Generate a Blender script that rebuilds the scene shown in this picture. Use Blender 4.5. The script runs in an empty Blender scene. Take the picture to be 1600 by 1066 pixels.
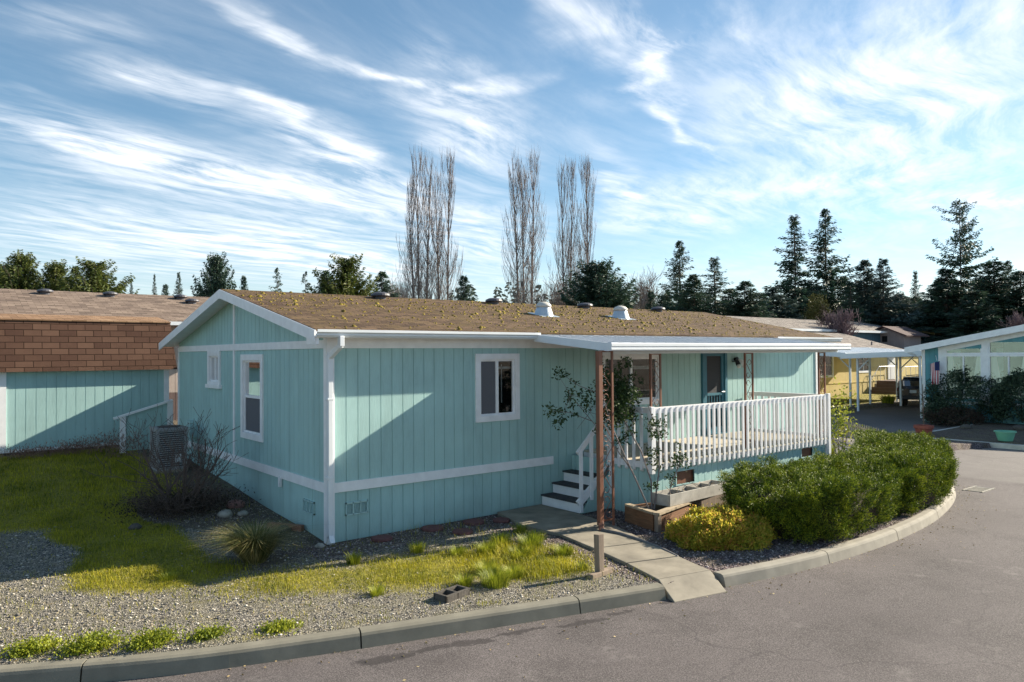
import bpy, math, random
import numpy as np
from mathutils import Vector, Matrix
random.seed(7); RNG=np.random.default_rng(11)
sc=bpy.context.scene; COL=sc.collection
sin,cos,pi=math.sin,math.cos,math.pi
# ------------------------------------------------------------------ frame of reference
RX=np.array([.7813,-.6242,0.]); FX=np.array([.6242,.7813,0.])
CAM=np.array([-4.853,-10.624,2.89])
def spot(px,D,z=0.0):
    """world point at depth D along the view axis, bearing given by photo column px"""
    p=CAM+FX*D+RX*((px-800)/1150*D); return (float(p[0]),float(p[1]),z)
def zat(y,D,px=800): return 2.89+((553.4-.0072*(px-800))-y)/1150*D
# ------------------------------------------------------------------ materials
def newmat(name):
    m=bpy.data.materials.new(name); m.use_nodes=True; nt=m.node_tree; nt.nodes.clear()
    o=nt.nodes.new('ShaderNodeOutputMaterial'); b=nt.nodes.new('ShaderNodeBsdfPrincipled')
    nt.links.new(b.outputs[0],o.inputs[0]); return m,nt,b,o
def N(nt,t,**k):
    n=nt.nodes.new(t)
    for a,v in k.items():
        if a.startswith('i_'): n.inputs[int(a[2:])].default_value=v
        else: setattr(n,a,v)
    return n
def noise(nt,vec,scale,detail=4,rough=.55,mapscale=None):
    if mapscale:
        mp=N(nt,'ShaderNodeMapping'); mp.inputs['Scale'].default_value=mapscale; nt.links.new(vec,mp.inputs[0]); vec=mp.outputs[0]
    n=N(nt,'ShaderNodeTexNoise'); n.inputs['Scale'].default_value=scale; n.inputs['Detail'].default_value=detail; n.inputs['Roughness'].default_value=rough
    nt.links.new(vec,n.inputs['Vector']); return n.outputs['Fac']
def ramp(nt,fac,stops,interp='LINEAR'):
    r=N(nt,'ShaderNodeValToRGB'); r.color_ramp.interpolation=interp; e=r.color_ramp.elements
    while len(e)<len(stops): e.new(.5)
    for i,(p,c) in enumerate(stops):
        e[i].position=p; e[i].color=(c[0],c[1],c[2],1) if not isinstance(c,(int,float)) else (c,c,c,1)
    nt.links.new(fac,r.inputs[0]); return r.outputs[0]
def mix(nt,f,a,b,bt='MIX'):
    m=N(nt,'ShaderNodeMix',data_type='RGBA',blend_type=bt)
    for s,i in ((f,0),(a,6),(b,7)):
        if isinstance(s,(int,float)): m.inputs[i].default_value=s
        elif isinstance(s,tuple): m.inputs[i].default_value=(*s,1)
        else: nt.links.new(s,m.inputs[i])
    return m.outputs[2]
def math_(nt,op,a,b=None,c=None,clamp=False):
    m=N(nt,'ShaderNodeMath',operation=op,use_clamp=clamp)
    for i,s in enumerate((a,b,c)):
        if s is None: continue
        if isinstance(s,(int,float)): m.inputs[i].default_value=s
        else: nt.links.new(s,m.inputs[i])
    return m.outputs[0]
def bump(nt,b,h,strength=.4,dist=.01):
    n=N(nt,'ShaderNodeBump'); n.inputs['Strength'].default_value=strength; n.inputs['Distance'].default_value=dist
    nt.links.new(h,n.inputs['Height']); nt.links.new(n.outputs[0],b.inputs['Normal'])
def obco(nt): return N(nt,'ShaderNodeTexCoord').outputs['Object']
def sc3(c,k): return tuple(min(1,x*k) for x in c)
def simple(name,c,rough=.6,var=.12,scale=6,metal=0,bmp=.15,bscale=60,bd=.004,spec=.4,ms=None):
    m,nt,b,o=newmat(name); v=obco(nt)
    n=noise(nt,v,scale,5,.6,ms)
    nt.links.new(ramp(nt,n,[(.3,sc3(c,1-var)),(.7,sc3(c,1+var))]),b.inputs['Base Color'])
    b.inputs['Roughness'].default_value=rough; b.inputs['Metallic'].default_value=metal; b.inputs['Specular IOR Level'].default_value=spec
    if bmp: bump(nt,b,noise(nt,v,bscale,3),bmp,bd)
    return m
def siding(name,c,axis='x'):
    m,nt,b,o=newmat(name); v=obco(nt)
    ms=(1,1,.06)
    g=noise(nt,v,90,4,.65,ms); big=noise(nt,v,.9,4,.6,(1,1,.5)); mid=noise(nt,v,7,4,.6,(1,1,.25))
    f=math_(nt,'ADD',math_(nt,'MULTIPLY',g,.35),math_(nt,'ADD',math_(nt,'MULTIPLY',big,.4),math_(nt,'MULTIPLY',mid,.25)))
    col=ramp(nt,f,[(.3,sc3(c,.78)),(.5,c),(.72,sc3(c,1.12))])
    dr=noise(nt,v,3.2,5,.7,(1,1,.10)); col=mix(nt,ramp(nt,dr,[(.48,0.),(.75,.42)]),col,sc3(c,.62)); col=mix(nt,ramp(nt,noise(nt,v,1.3,3),[(.5,0.),(.8,.3)]),col,sc3(c,1.35))
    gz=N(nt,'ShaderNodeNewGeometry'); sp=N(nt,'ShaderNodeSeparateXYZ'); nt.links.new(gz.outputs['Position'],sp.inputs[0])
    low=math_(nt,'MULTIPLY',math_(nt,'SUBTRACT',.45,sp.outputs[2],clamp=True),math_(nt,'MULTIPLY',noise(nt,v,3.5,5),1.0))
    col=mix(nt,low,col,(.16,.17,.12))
    nt.links.new(col,b.inputs['Base Color']); b.inputs['Roughness'].default_value=.7; b.inputs['Specular IOR Level'].default_value=.25
    bump(nt,b,g,.5,.006); return m
def shingles(name,cols,axis='xy',w=.3,h=.14,moss=0,mosscol=(.20,.15,.035),slope=1.0,mort=.006,mcol=(.05,.035,.025)):
    m,nt,b,o=newmat(name); v=obco(nt)
    sp=N(nt,'ShaderNodeSeparateXYZ'); nt.links.new(v,sp.inputs[0]); cb=N(nt,'ShaderNodeCombineXYZ')
    nt.links.new(sp.outputs['xyz'.index(axis[0])],cb.inputs[0]); nt.links.new(math_(nt,'MULTIPLY',sp.outputs['xyz'.index(axis[1])],slope),cb.inputs[1])
    br=N(nt,'ShaderNodeTexBrick'); nt.links.new(cb.outputs[0],br.inputs['Vector'])
    br.inputs['Scale'].default_value=1; br.inputs['Brick Width'].default_value=w; br.inputs['Row Height'].default_value=h; br.inputs['Mortar Size'].default_value=mort; br.inputs['Mortar Smooth'].default_value=.3
    br.inputs['Color1'].default_value=(0,0,0,1); br.inputs['Color2'].default_value=(1,1,1,1); br.inputs['Mortar'].default_value=(.5,.5,.5,1)
    rnd=N(nt,'ShaderNodeRGBToBW'); nt.links.new(br.outputs[0],rnd.inputs[0])
    f=math_(nt,'ADD',math_(nt,'MULTIPLY',rnd.outputs[0],.55),math_(nt,'ADD',math_(nt,'MULTIPLY',noise(nt,v,5,6,.65),.35),math_(nt,'MULTIPLY',noise(nt,v,160,2),.25)))
    col=ramp(nt,f,[(.2,cols[0]),(.55,cols[1]),(.9,cols[2])])
    col=mix(nt,br.outputs['Fac'],col,mcol)
    if moss:
        mf=noise(nt,v,1.1,6,.7); mf2=noise(nt,v,16,4,.7)
        k=math_(nt,'ADD',math_(nt,'MULTIPLY',mf,.55),math_(nt,'MULTIPLY',mf2,.5))
        k=ramp(nt,k,[(.50-.04*moss,0.),(.66,1.)])
        col=mix(nt,math_(nt,'MULTIPLY',k,.75),col,mosscol)
    nt.links.new(col,b.inputs['Base Color']); b.inputs['Roughness'].default_value=.9; b.inputs['Specular IOR Level'].default_value=.15
    hh=math_(nt,'SUBTRACT',math_(nt,'ADD',math_(nt,'MULTIPLY',rnd.outputs[0],.4),noise(nt,v,120,2)),br.outputs['Fac'])
    bump(nt,b,hh,.7,.012); return m
def leafmat(name,stops,rough=.55,trans=.25,ns=3.0):
    m,nt,b,o=newmat(name)
    g=N(nt,'ShaderNodeNewGeometry'); v=g.outputs['Position']
    f=math_(nt,'ADD',math_(nt,'MULTIPLY',g.outputs['Random Per Island'],.45),math_(nt,'MULTIPLY',math_(nt,'ADD',math_(nt,'MULTIPLY',math_(nt,'SUBTRACT',noise(nt,v,ns,4),.5),1.7),.5),.55))
    col=ramp(nt,f,stops); nt.links.new(col,b.inputs['Base Color']); b.inputs['Roughness'].default_value=rough; b.inputs['Specular IOR Level'].default_value=.3
    t=N(nt,'ShaderNodeBsdfTranslucent'); nt.links.new(col,t.inputs[0]); ms=N(nt,'ShaderNodeMixShader',i_0=trans)
    nt.links.new(b.outputs[0],ms.inputs[1]); nt.links.new(t.outputs[0],ms.inputs[2]); nt.links.new(ms.outputs[0],o.inputs[0]); return m
def glass(name,tint=(.75,.8,.8),refl=.12):
    m=bpy.data.materials.new(name); m.use_nodes=True; nt=m.node_tree; nt.nodes.clear()
    o=N(nt,'ShaderNodeOutputMaterial'); t=N(nt,'ShaderNodeBsdfTransparent'); t.inputs[0].default_value=(*tint,1)
    g=N(nt,'ShaderNodeBsdfGlossy'); g.inputs['Roughness'].default_value=.03
    v=obco(nt); bp=N(nt,'ShaderNodeBump'); bp.inputs['Strength'].default_value=.08; bp.inputs['Distance'].default_value=.02; nt.links.new(noise(nt,v,2.5,2),bp.inputs['Height']); nt.links.new(bp.outputs[0],g.inputs['Normal'])
    fr=N(nt,'ShaderNodeFresnel'); fr.inputs[0].default_value=1.5
    f=math_(nt,'ADD',math_(nt,'MULTIPLY',fr.outputs[0],1.3),refl,clamp=True)
    ms=N(nt,'ShaderNodeMixShader'); nt.links.new(f,ms.inputs[0]); nt.links.new(t.outputs[0],ms.inputs[1]); nt.links.new(g.outputs[0],ms.inputs[2]); nt.links.new(ms.outputs[0],o.inputs[0]); return m

TEAL=(.37,.56,.545)
M={}
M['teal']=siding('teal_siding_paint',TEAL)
M['white']=simple('white_trim_paint',(.84,.84,.85),.5,.07,5,bmp=.12)
M['white_metal']=simple('white_enamel_metal',(.74,.77,.80),.38,.05,2,bmp=.05,spec=.6)
M['rail_white']=simple('rail_white_paint',(.80,.80,.82),.5,.05,9)
M['roof']=shingles('mossy_shingles',[(.06,.038,.028),(.125,.080,.052),(.20,.132,.082)],'xy',.3,.135,moss=.2,mosscol=(.14,.10,.04),mort=.014)
M['moss']=leafmat('moss',[(.2,(.12,.085,.018)),(.6,(.24,.18,.028)),(.9,(.36,.28,.045))],.9,.1)
M['shed_shingle']=shingles('russet_shingles',[(.072,.038,.028),(.105,.058,.041),(.14,.080,.056)],'xz',.36,.147,slope=1.0,mort=.010,mcol=(.03,.016,.01))
M['neigh_roof']=shingles('greybrown_shingles',[(.11,.082,.068),(.20,.15,.12),(.30,.23,.18)],'xy',.34,.16)
M['grey_roof']=shingles('grey_shingles',[(.15,.13,.12),(.24,.21,.19),(.32,.29,.26)],'xy',.34,.16)
M['moss_roof']=shingles('far_mossy_shingles',[(.12,.09,.05),(.2,.14,.07),(.3,.22,.1)],'xy',.34,.16,moss=1,mosscol=(.35,.24,.05))
M['glass']=glass('window_glass',refl=.04)
M['glass_bright']=glass('sunroom_glass',(.8,.85,.84),.10)
M['dark']=simple('dark_interior',(.03,.032,.035),.9,.2)
M['curtain']=simple('grey_curtain',(.17,.17,.19),.9,.2,12,ms=(1,1,.1))
M['curtain_w']=simple('pale_curtain',(.62,.62,.60),.9,.1,14,ms=(1,1,.1))
M['brown_metal']=simple('brown_enamel',(.20,.085,.05),.5,.12,5,bmp=.08)
M['blue_door']=simple('blue_door_paint',(.035,.15,.21),.5,.1)
M['screen']=simple('door_screen',(.045,.047,.055),.8,.1,60)
M['black']=simple('black_plastic',(.018,.018,.022),.45,.2)
M['vent']=simple('roof_vent_metal',(.075,.075,.09),.5,.15)
M['galv']=simple('galvanised',(.50,.56,.62),.35,.12,4,metal=.35,bmp=.05)
M['galv_cap']=simple('weathered_cap',(.58,.55,.50),.5,.12,9)
M['tread']=simple('dark_stair_tread',(.055,.055,.058),.8,.3,20)
M['deck']=simple('deck_boards',(.50,.44,.34),.75,.15,3,ms=(.3,6,1))
M['concrete']=simple('walk_concrete',(.255,.225,.175),.85,.30,2.6,bmp=.3,bscale=90)
M['kerb']=simple('kerb_concrete',(.20,.185,.145),.85,.2,3.0,bmp=.3,bscale=80)
M['wood_old']=simple('weathered_wood',(.26,.20,.15),.85,.25,14,ms=(1,1,.15),bmp=.4)
M['wood_brown']=simple('planter_wood',(.20,.10,.05),.8,.35,9,ms=(.4,.4,4),bmp=.4)
M['wood_cap']=simple('planter_cap_wood',(.36,.29,.20),.85,.25,9,bmp=.3)
M['trough']=simple('trough_paint',(.40,.38,.34),.8,.25,5,bmp=.2)
M['soil']=simple('soil',(.07,.045,.032),.95,.4,30,bmp=.8,bscale=40,bd=.02)
M['block']=simple('cinder_block',(.085,.075,.065),.95,.3,30,bmp=.6)
M['redstone']=simple('red_stepping_stone',(.15,.065,.06),.9,.25,20,bmp=.4)
M['stone']=simple('field_stone',(.32,.30,.26),.9,.35,9,bmp=.4)
M['pinkstone']=simple('reddish_stone',(.25,.13,.11),.9,.25,9,bmp=.4)
M['brick']=simple('edging_brick',(.28,.14,.09),.9,.3,14,bmp=.4)
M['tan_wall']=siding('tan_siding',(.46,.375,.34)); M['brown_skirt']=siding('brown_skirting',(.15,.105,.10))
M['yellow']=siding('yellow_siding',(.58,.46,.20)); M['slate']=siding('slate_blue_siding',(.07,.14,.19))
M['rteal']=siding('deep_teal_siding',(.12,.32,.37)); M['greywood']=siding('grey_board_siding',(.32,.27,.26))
M['bark']=simple('bark',(.115,.09,.075),.95,.3,12,ms=(1,1,.2),bmp=.5,bd=.02)
M['bark_pale']=simple('poplar_bark',(.22,.185,.175),.9,.25,4)
M['twig']=simple('bare_twigs',(.13,.095,.08),.9,.3,5)
M['twig_red']=simple('purple_twigs',(.16,.11,.12),.9,.3,2)
M['fir']=leafmat('fir_needles',[(.2,(.018,.042,.028)),(.5,(.040,.080,.052)),(.85,(.085,.135,.075))],.6,.15,.6)
M['fir_blue']=leafmat('bluish_fir_needles',[(.2,(.024,.050,.044)),(.5,(.050,.088,.076)),(.85,(.10,.14,.115))],.6,.15,.5)
M['cedar']=leafmat('cedar_sprays',[(.2,(.03,.05,.012)),(.5,(.085,.115,.022)),(.85,(.17,.17,.035))],.6,.25,.8)
M['golden']=leafmat('golden_cypress',[(.2,(.07,.07,.018)),(.5,(.13,.125,.035)),(.85,(.20,.18,.06))],.6,.2)
M['juniper']=leafmat('juniper_sprays',[(.24,(.014,.030,.005)),(.41,(.062,.105,.009)),(.57,(.19,.25,.016)),(.85,(.42,.42,.03))],.6,.12,8.0)
M['leaf_dark']=leafmat('rhododendron_leaves',[(.2,(.022,.045,.028)),(.55,(.05,.085,.05)),(.9,(.10,.14,.085))],.4,.15)
M['leaf_rose']=leafmat('camellia_leaves',[(.2,(.02,.045,.014)),(.55,(.045,.08,.025)),(.9,(.11,.15,.05))],.7,.2)
M['leaf_gold']=leafmat('gold_green_leaves',[(.12,(.12,.18,.02)),(.36,(.38,.38,.04)),(.6,(.68,.54,.08)),(.8,(.66,.28,.11)),(1,(.85,.72,.45))],.5,.5,9.)
M['leaf_lime']=leafmat('lime_leaves',[(.2,(.12,.17,.02)),(.6,(.32,.34,.04)),(.95,(.5,.42,.1))],.5,.3)
M['grass']=leafmat('lawn_blades',[(.2,(.07,.10,.012)),(.45,(.26,.26,.018)),(.75,(.55,.48,.03)),(1,(.62,.50,.14))],.6,.35,1.2)
M['grass_tuft']=leafmat('tuft_blades',[(.2,(.09,.13,.012)),(.5,(.25,.29,.022)),(.9,(.50,.48,.05))],.55,.35,2)
M['straw']=leafmat('straw_blades',[(.15,(.06,.085,.02)),(.45,(.14,.15,.045)),(.65,(.40,.34,.14)),(1,(.75,.63,.36))],.6,.3,3)
M['dry']=leafmat('dry_stems',[(.2,(.16,.09,.06)),(.6,(.30,.19,.15)),(.95,(.42,.32,.26))],.8,.2)
M['green_tub']=simple('mint_plastic',(.16,.42,.30),.4,.05); M['terracotta']=simple('terracotta',(.26,.075,.055),.8,.2)
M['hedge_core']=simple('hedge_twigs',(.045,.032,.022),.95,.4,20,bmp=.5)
M['car_paint']=simple('black_car_paint',(.012,.018,.028),.18,.05,3,bmp=0,spec=.7)
M['car_glass']=glass('car_glass',(.25,.28,.28),.15); M['tyre']=simple('tyre_rubber',(.02,.02,.02),.85,.2)
M['rim']=simple('alloy',(.4,.4,.42),.3,.05,metal=.8,bmp=0); M['red_lamp']=simple('red_lens',(.35,.02,.02),.2,.05,bmp=0); M['clear_lamp']=simple('clear_lens',(.75,.75,.75),.2,.05,bmp=0)
M['plate']=simple('number_plate',(.6,.62,.65),.4,.05,bmp=0)
# gravel: voronoi pebbles
def gravel_nodes(nt,v,scale,stops):
    vo=N(nt,'ShaderNodeTexVoronoi'); vo.inputs['Scale'].default_value=scale; nt.links.new(v,vo.inputs['Vector'])
    s=N(nt,'ShaderNodeSeparateColor'); nt.links.new(vo.outputs['Color'],s.inputs[0])
    c=ramp(nt,s.outputs[0],stops)
    gap=ramp(nt,vo.outputs['Distance'],[(.45,0.),(.75,1.)])
    return mix(nt,math_(nt,'MULTIPLY',gap,.8),c,(.03,.026,.022)), vo.outputs['Distance']
def ground_mat():
    m,nt,b,o=newmat('yard_ground'); v=obco(nt)
    dn=N(nt,'ShaderNodeTexNoise'); dn.inputs['Scale'].default_value=9; nt.links.new(v,dn.inputs['Vector'])
    vv=N(nt,'ShaderNodeVectorMath',operation='MULTIPLY_ADD'); nt.links.new(dn.outputs['Color'],vv.inputs[0]); vv.inputs[1].default_value=(.05,.05,.05); nt.links.new(v,vv.inputs[2])
    g1,d1=gravel_nodes(nt,vv.outputs[0],62,[(.05,(.06,.06,.062)),(.3,(.16,.15,.14)),(.52,(.29,.26,.21)),(.75,(.38,.345,.28)),(.95,(.56,.51,.44))])
    g2,d2=gravel_nodes(nt,vv.outputs[0],48,[(.05,(.045,.035,.045)),(.35,(.12,.085,.09)),(.65,(.21,.15,.15)),(.95,(.42,.36,.36))])
    at=N(nt,'ShaderNodeVertexColor',layer_name='mask'); s=N(nt,'ShaderNodeSeparateColor'); nt.links.new(at.outputs[0],s.inputs[0])
    nz=noise(nt,v,14,5,.7); nz2=noise(nt,v,2.2,5,.6)
    def edge(ch,k=.5,w=.12):
        f=math_(nt,'ADD',ch,math_(nt,'MULTIPLY',math_(nt,'SUBTRACT',math_(nt,'ADD',math_(nt,'MULTIPLY',nz,.6),math_(nt,'MULTIPLY',nz2,.4)),.5),1.5))
        return ramp(nt,f,[(k-w,0.),(k+w,1.)])
    dirt=ramp(nt,noise(nt,v,30,6,.7),[(.3,(.06,.045,.032)),(.7,(.16,.125,.085))])
    col=mix(nt,edge(s.outputs[2]),g1,g2)
    col=mix(nt,math_(nt,'MULTIPLY',edge(s.outputs[1]),.8),col,mix(nt,.35,dirt,g2))
    sand=math_(nt,'MULTIPLY',ramp(nt,nz2,[(.4,0.),(.7,1.)]),.55)
    col=mix(nt,sand,col,mix(nt,.55,dirt,(.30,.28,.15)))
    mossc=ramp(nt,noise(nt,v,22,5,.7),[(.25,(.10,.095,.015)),(.5,(.27,.24,.03)),(.75,(.48,.40,.06))])
    col=mix(nt,math_(nt,'MULTIPLY',edge(s.outputs[0],.55,.22),.92),col,mossc)
    nt.links.new(col,b.inputs['Base Color']); b.inputs['Roughness'].default_value=.9; b.inputs['Specular IOR Level'].default_value=.2
    hh=math_(nt,'SUBTRACT',math_(nt,'MULTIPLY',noise(nt,v,60,4,.7),.8),d1)
    bump(nt,b,hh,1.0,.018); return m
M['ground']=ground_mat()
def road_mat():
    m,nt,b,o=newmat('asphalt'); v=obco(nt)
    f=math_(nt,'ADD',math_(nt,'MULTIPLY',noise(nt,v,75,4,.85),.75),math_(nt,'MULTIPLY',noise(nt,v,.7,7,.7),.25))
    col=ramp(nt,f,[(.38,(.040,.035,.034)),(.5,(.110,.095,.092)),(.60,(.24,.212,.205))])
    # sunlit stripe at the junction, painted in as paler asphalt
    sp=N(nt,'ShaderNodeSeparateXYZ'); nt.links.new(v,sp.inputs[0])
    wob=math_(nt,'MULTIPLY',math_(nt,'SUBTRACT',noise(nt,v,.8,3),.5),.5)
    st=math_(nt,'ADD',sp.outputs[0],wob)
    k=math_(nt,'MULTIPLY',ramp(nt,math_(nt,'MULTIPLY',math_(nt,'SUBTRACT',st,14.6),.1),[(0.,0.),(.03,1.)]),.35)
    col=mix(nt,k,col,(.27,.25,.23))
    # thin sealed cracks
    vo=N(nt,'ShaderNodeTexVoronoi',feature='DISTANCE_TO_EDGE'); vo.inputs['Scale'].default_value=.22
    wn=N(nt,'ShaderNodeTexNoise'); wn.inputs['Scale'].default_value=1.2; wn.inputs['Detail'].default_value=6; nt.links.new(v,wn.inputs['Vector'])
    vm=N(nt,'ShaderNodeVectorMath',operation='MULTIPLY_ADD'); nt.links.new(wn.outputs['Color'],vm.inputs[0]); vm.inputs[1].default_value=(1.2,1.2,0); nt.links.new(v,vm.inputs[2]); nt.links.new(vm.outputs[0],vo.inputs['Vector'])
    cr=ramp(nt,vo.outputs['Distance'],[(0.,1.),(.0035,0.)])
    col=mix(nt,math_(nt,'MULTIPLY',cr,.5),col,(.05,.045,.045))
    col=mix(nt,ramp(nt,noise(nt,v,.35,5,.7),[(.50,0.),(.56,.30)]),col,(.085,.072,.072)); col=mix(nt,ramp(nt,noise(nt,v,1.1,6,.75),[(.60,0.),(.68,.35)]),col,(.26,.235,.22)); col=mix(nt,ramp(nt,noise(nt,v,2.3,4,.7),[(.69,0.),(.72,.5)]),col,(.05,.043,.043))
    # damp stains beside the kerb
    tot=None
    for (x,y,a,w,ang) in [(-1.25,-4.02,.42,.10,-16),(-.75,-4.1,.2,.06,-10),(-.35,-4.22,.36,.085,-16),(.28,-4.33,.3,.055,-14),(.95,-4.56,.3,.07,-14),(1.5,-4.62,.2,.06,-12),(2.3,-4.75,.22,.05,-10),(-3.3,-3.35,.28,.04,-22)]:
        mp=N(nt,'ShaderNodeMapping',vector_type='TEXTURE'); mp.inputs['Location'].default_value=(x,y,0); mp.inputs['Rotation'].default_value=(0,0,math.radians(ang)); mp.inputs['Scale'].default_value=(a,w,1)
        nt.links.new(v,mp.inputs[0]); s2=N(nt,'ShaderNodeSeparateXYZ'); nt.links.new(mp.outputs[0],s2.inputs[0])
        r=math_(nt,'SQRT',math_(nt,'ADD',math_(nt,'MULTIPLY',s2.outputs[0],s2.outputs[0]),math_(nt,'MULTIPLY',s2.outputs[1],s2.outputs[1])))
        r=math_(nt,'ADD',r,math_(nt,'MULTIPLY',math_(nt,'SUBTRACT',noise(nt,v,7,6,.75),.5),3.2))
        q=ramp(nt,r,[(.75,1.),(.98,0.)]); tot=q if tot is None else math_(nt,'MAXIMUM',tot,q)
    col=mix(nt,math_(nt,'MULTIPLY',tot,.72),col,(.035,.03,.03))
    nt.links.new(col,b.inputs['Base Color']); b.inputs['Roughness'].default_value=.85; b.inputs['Specular IOR Level'].default_value=.3
    bump(nt,b,noise(nt,v,170,3,.8),.8,.006); return m
M['road']=road_mat()
# ------------------------------------------------------------------ mesh helpers
class MB:
    def __init__(s): s.v=[]; s.f=[]
    def quad(s,a,b,c,d): i=len(s.v); s.v+= [tuple(a),tuple(b),tuple(c),tuple(d)]; s.f.append((i,i+1,i+2,i+3)); return s
    def poly(s,pts): i=len(s.v); s.v+=[tuple(p) for p in pts]; s.f.append(tuple(range(i,i+len(pts)))); return s
    def prism(s,bot,top):
        i=len(s.v); n=len(bot); s.v+=[tuple(p) for p in bot]+[tuple(p) for p in top]
        s.f.append(tuple(range(i+n-1,i-1,-1))); s.f.append(tuple(range(i+n,i+2*n)))
        for k in range(n): j=(k+1)%n; s.f.append((i+k,i+j,i+n+j,i+n+k))
        return s
    def box(s,x0,x1,y0,y1,z0,z1):
        return s.prism([(x0,y0,z0),(x1,y0,z0),(x1,y1,z0),(x0,y1,z0)],[(x0,y0,z1),(x1,y0,z1),(x1,y1,z1),(x0,y1,z1)])
    def bar(s,a,b,w,t,up=(0,0,1)):
        """rectangular bar from a to b, width w (sideways), thickness t (along up)"""
        a=Vector(a); b=Vector(b); d=(b-a).normalized(); u=Vector(up); sd=d.cross(u)
        if sd.length<1e-4: sd=d.cross(Vector((0,1,0)))
        sd.normalize(); u=sd.cross(d).normalized(); sd*=w/2; u*=t/2
        return s.prism([a-sd-u,a+sd-u,a+sd+u,a-sd+u],[b-sd-u,b+sd-u,b+sd+u,b-sd+u])
    def tube(s,pts,r,n=6):
        pts=[Vector(p) for p in pts]; m=len(pts); rs=r if isinstance(r,(list,tuple)) else [r]*m
        i=len(s.v); 
        for k,p in enumerate(pts):
            d=(pts[min(k+1,m-1)]-pts[max(k-1,0)]).normalized(); a=d.cross(Vector((0,0,1)))
            if a.length<1e-3: a=d.cross(Vector((0,1,0)))
            a.normalize(); c=d.cross(a)
            for q in range(n): t=2*pi*q/n; s.v.append(tuple(p+a*(cos(t)*rs[k])+c*(sin(t)*rs[k])))
        for k in range(m-1):
            for q in range(n): j=(q+1)%n; s.f.append((i+k*n+q,i+k*n+j,i+(k+1)*n+j,i+(k+1)*n+q))
        s.f.append(tuple(range(i+n-1,i-1,-1))); s.f.append(tuple(i+(m-1)*n+q for q in range(n))); return s
    def lathe(s,prof,c=(0,0,0),n=20):
        i=len(s.v)
        for (r,z) in prof:
            for q in range(n): t=2*pi*q/n; s.v.append((c[0]+r*cos(t),c[1]+r*sin(t),c[2]+z))
        for k in range(len(prof)-1):
            for q in range(n): j=(q+1)%n; s.f.append((i+k*n+q,i+k*n+j,i+(k+1)*n+j,i+(k+1)*n+q))
        s.f.append(tuple(range(i+n-1,i-1,-1))); s.f.append(tuple(i+(len(prof)-1)*n+q for q in range(n))); return s
    def build(s,name,m,parent=None,label=None,off=(0,0,0),smooth=False,bevel=0):
        me=bpy.data.meshes.new(name); o3=Vector(off)
        me.from_pydata([(a-o3[0],b-o3[1],c-o3[2]) for a,b,c in s.v],[],s.f); me.update()
        if smooth: me.polygons.foreach_set('use_smooth',[True]*len(me.polygons))
        return link(name,me,m,parent,label,bevel)
def link(name,me,m,parent=None,label=None,bevel=0):
    me.materials.append(M[m] if isinstance(m,str) else m)
    o=bpy.data.objects.new(name,me); COL.objects.link(o)
    if parent: o.parent=parent
    if label: o['label']=label
    if bevel:
        b=o.modifiers.new('bevel','BEVEL'); b.width=bevel; b.segments=2; b.limit_method='ANGLE'
    return o
def npmesh(name,V,F,m,parent=None,label=None,smooth=False):
    """V (n,3) array, F (k,3 or 4) array"""
    me=bpy.data.meshes.new(name); n=len(V); k,w=F.shape
    me.vertices.add(n); me.vertices.foreach_set('co',np.asarray(V,dtype=np.float32).ravel())
    me.loops.add(k*w); me.loops.foreach_set('vertex_index',F.astype(np.int32).ravel())
    me.polygons.add(k); me.polygons.foreach_set('loop_start',np.arange(0,k*w,w,dtype=np.int32)); me.polygons.foreach_set('loop_total',np.full(k,w,dtype=np.int32))
    me.update(calc_edges=True)
    if smooth: me.polygons.foreach_set('use_smooth',np.ones(k,dtype=bool))
    return link(name,me,m,parent,label)
def thing(name,label,cat,loc=(0,0,0),group=None):
    o=bpy.data.objects.new(name,None); o.empty_display_size=.2; COL.objects.link(o); o.location=loc
    o['label']=label; o['category']=cat
    if group: o['group']=group
    return o
def tag(o,label,cat,group=None,kind=None):
    if label: o['label']=label
    if cat: o['category']=cat
    if group: o['group']=group
    if kind: o['kind']=kind
    return o
def struct(o): o['kind']='structure'; return o
def copy_tree(o,parent=None):
    c=o.copy(); COL.objects.link(c); c.parent=parent
    for ch in [x for x in COL.objects if x.parent==o]: copy_tree(ch,c)
    return c
def norm(a): return a/np.maximum(np.linalg.norm(a,axis=1,keepdims=True),1e-9)
def leaves(C,Dr,L,W,bend=None):
    """diamond leaves: centres C(n,3), directions Dr(n,3), length L, width W"""
    n=len(C); Dr=norm(Dr); rv=RNG.normal(size=(n,3)); S=norm(np.cross(Dr,rv)); L=np.broadcast_to(L,(n,))[:,None]; W=np.broadcast_to(W,(n,))[:,None]
    V=np.empty((n,4,3)); V[:,0]=C; V[:,1]=C+Dr*L*.45+S*W*.5; V[:,2]=C+Dr*L; V[:,3]=C+Dr*L*.45-S*W*.5
    return V.reshape(-1,3), np.arange(n*4).reshape(n,4)
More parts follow.
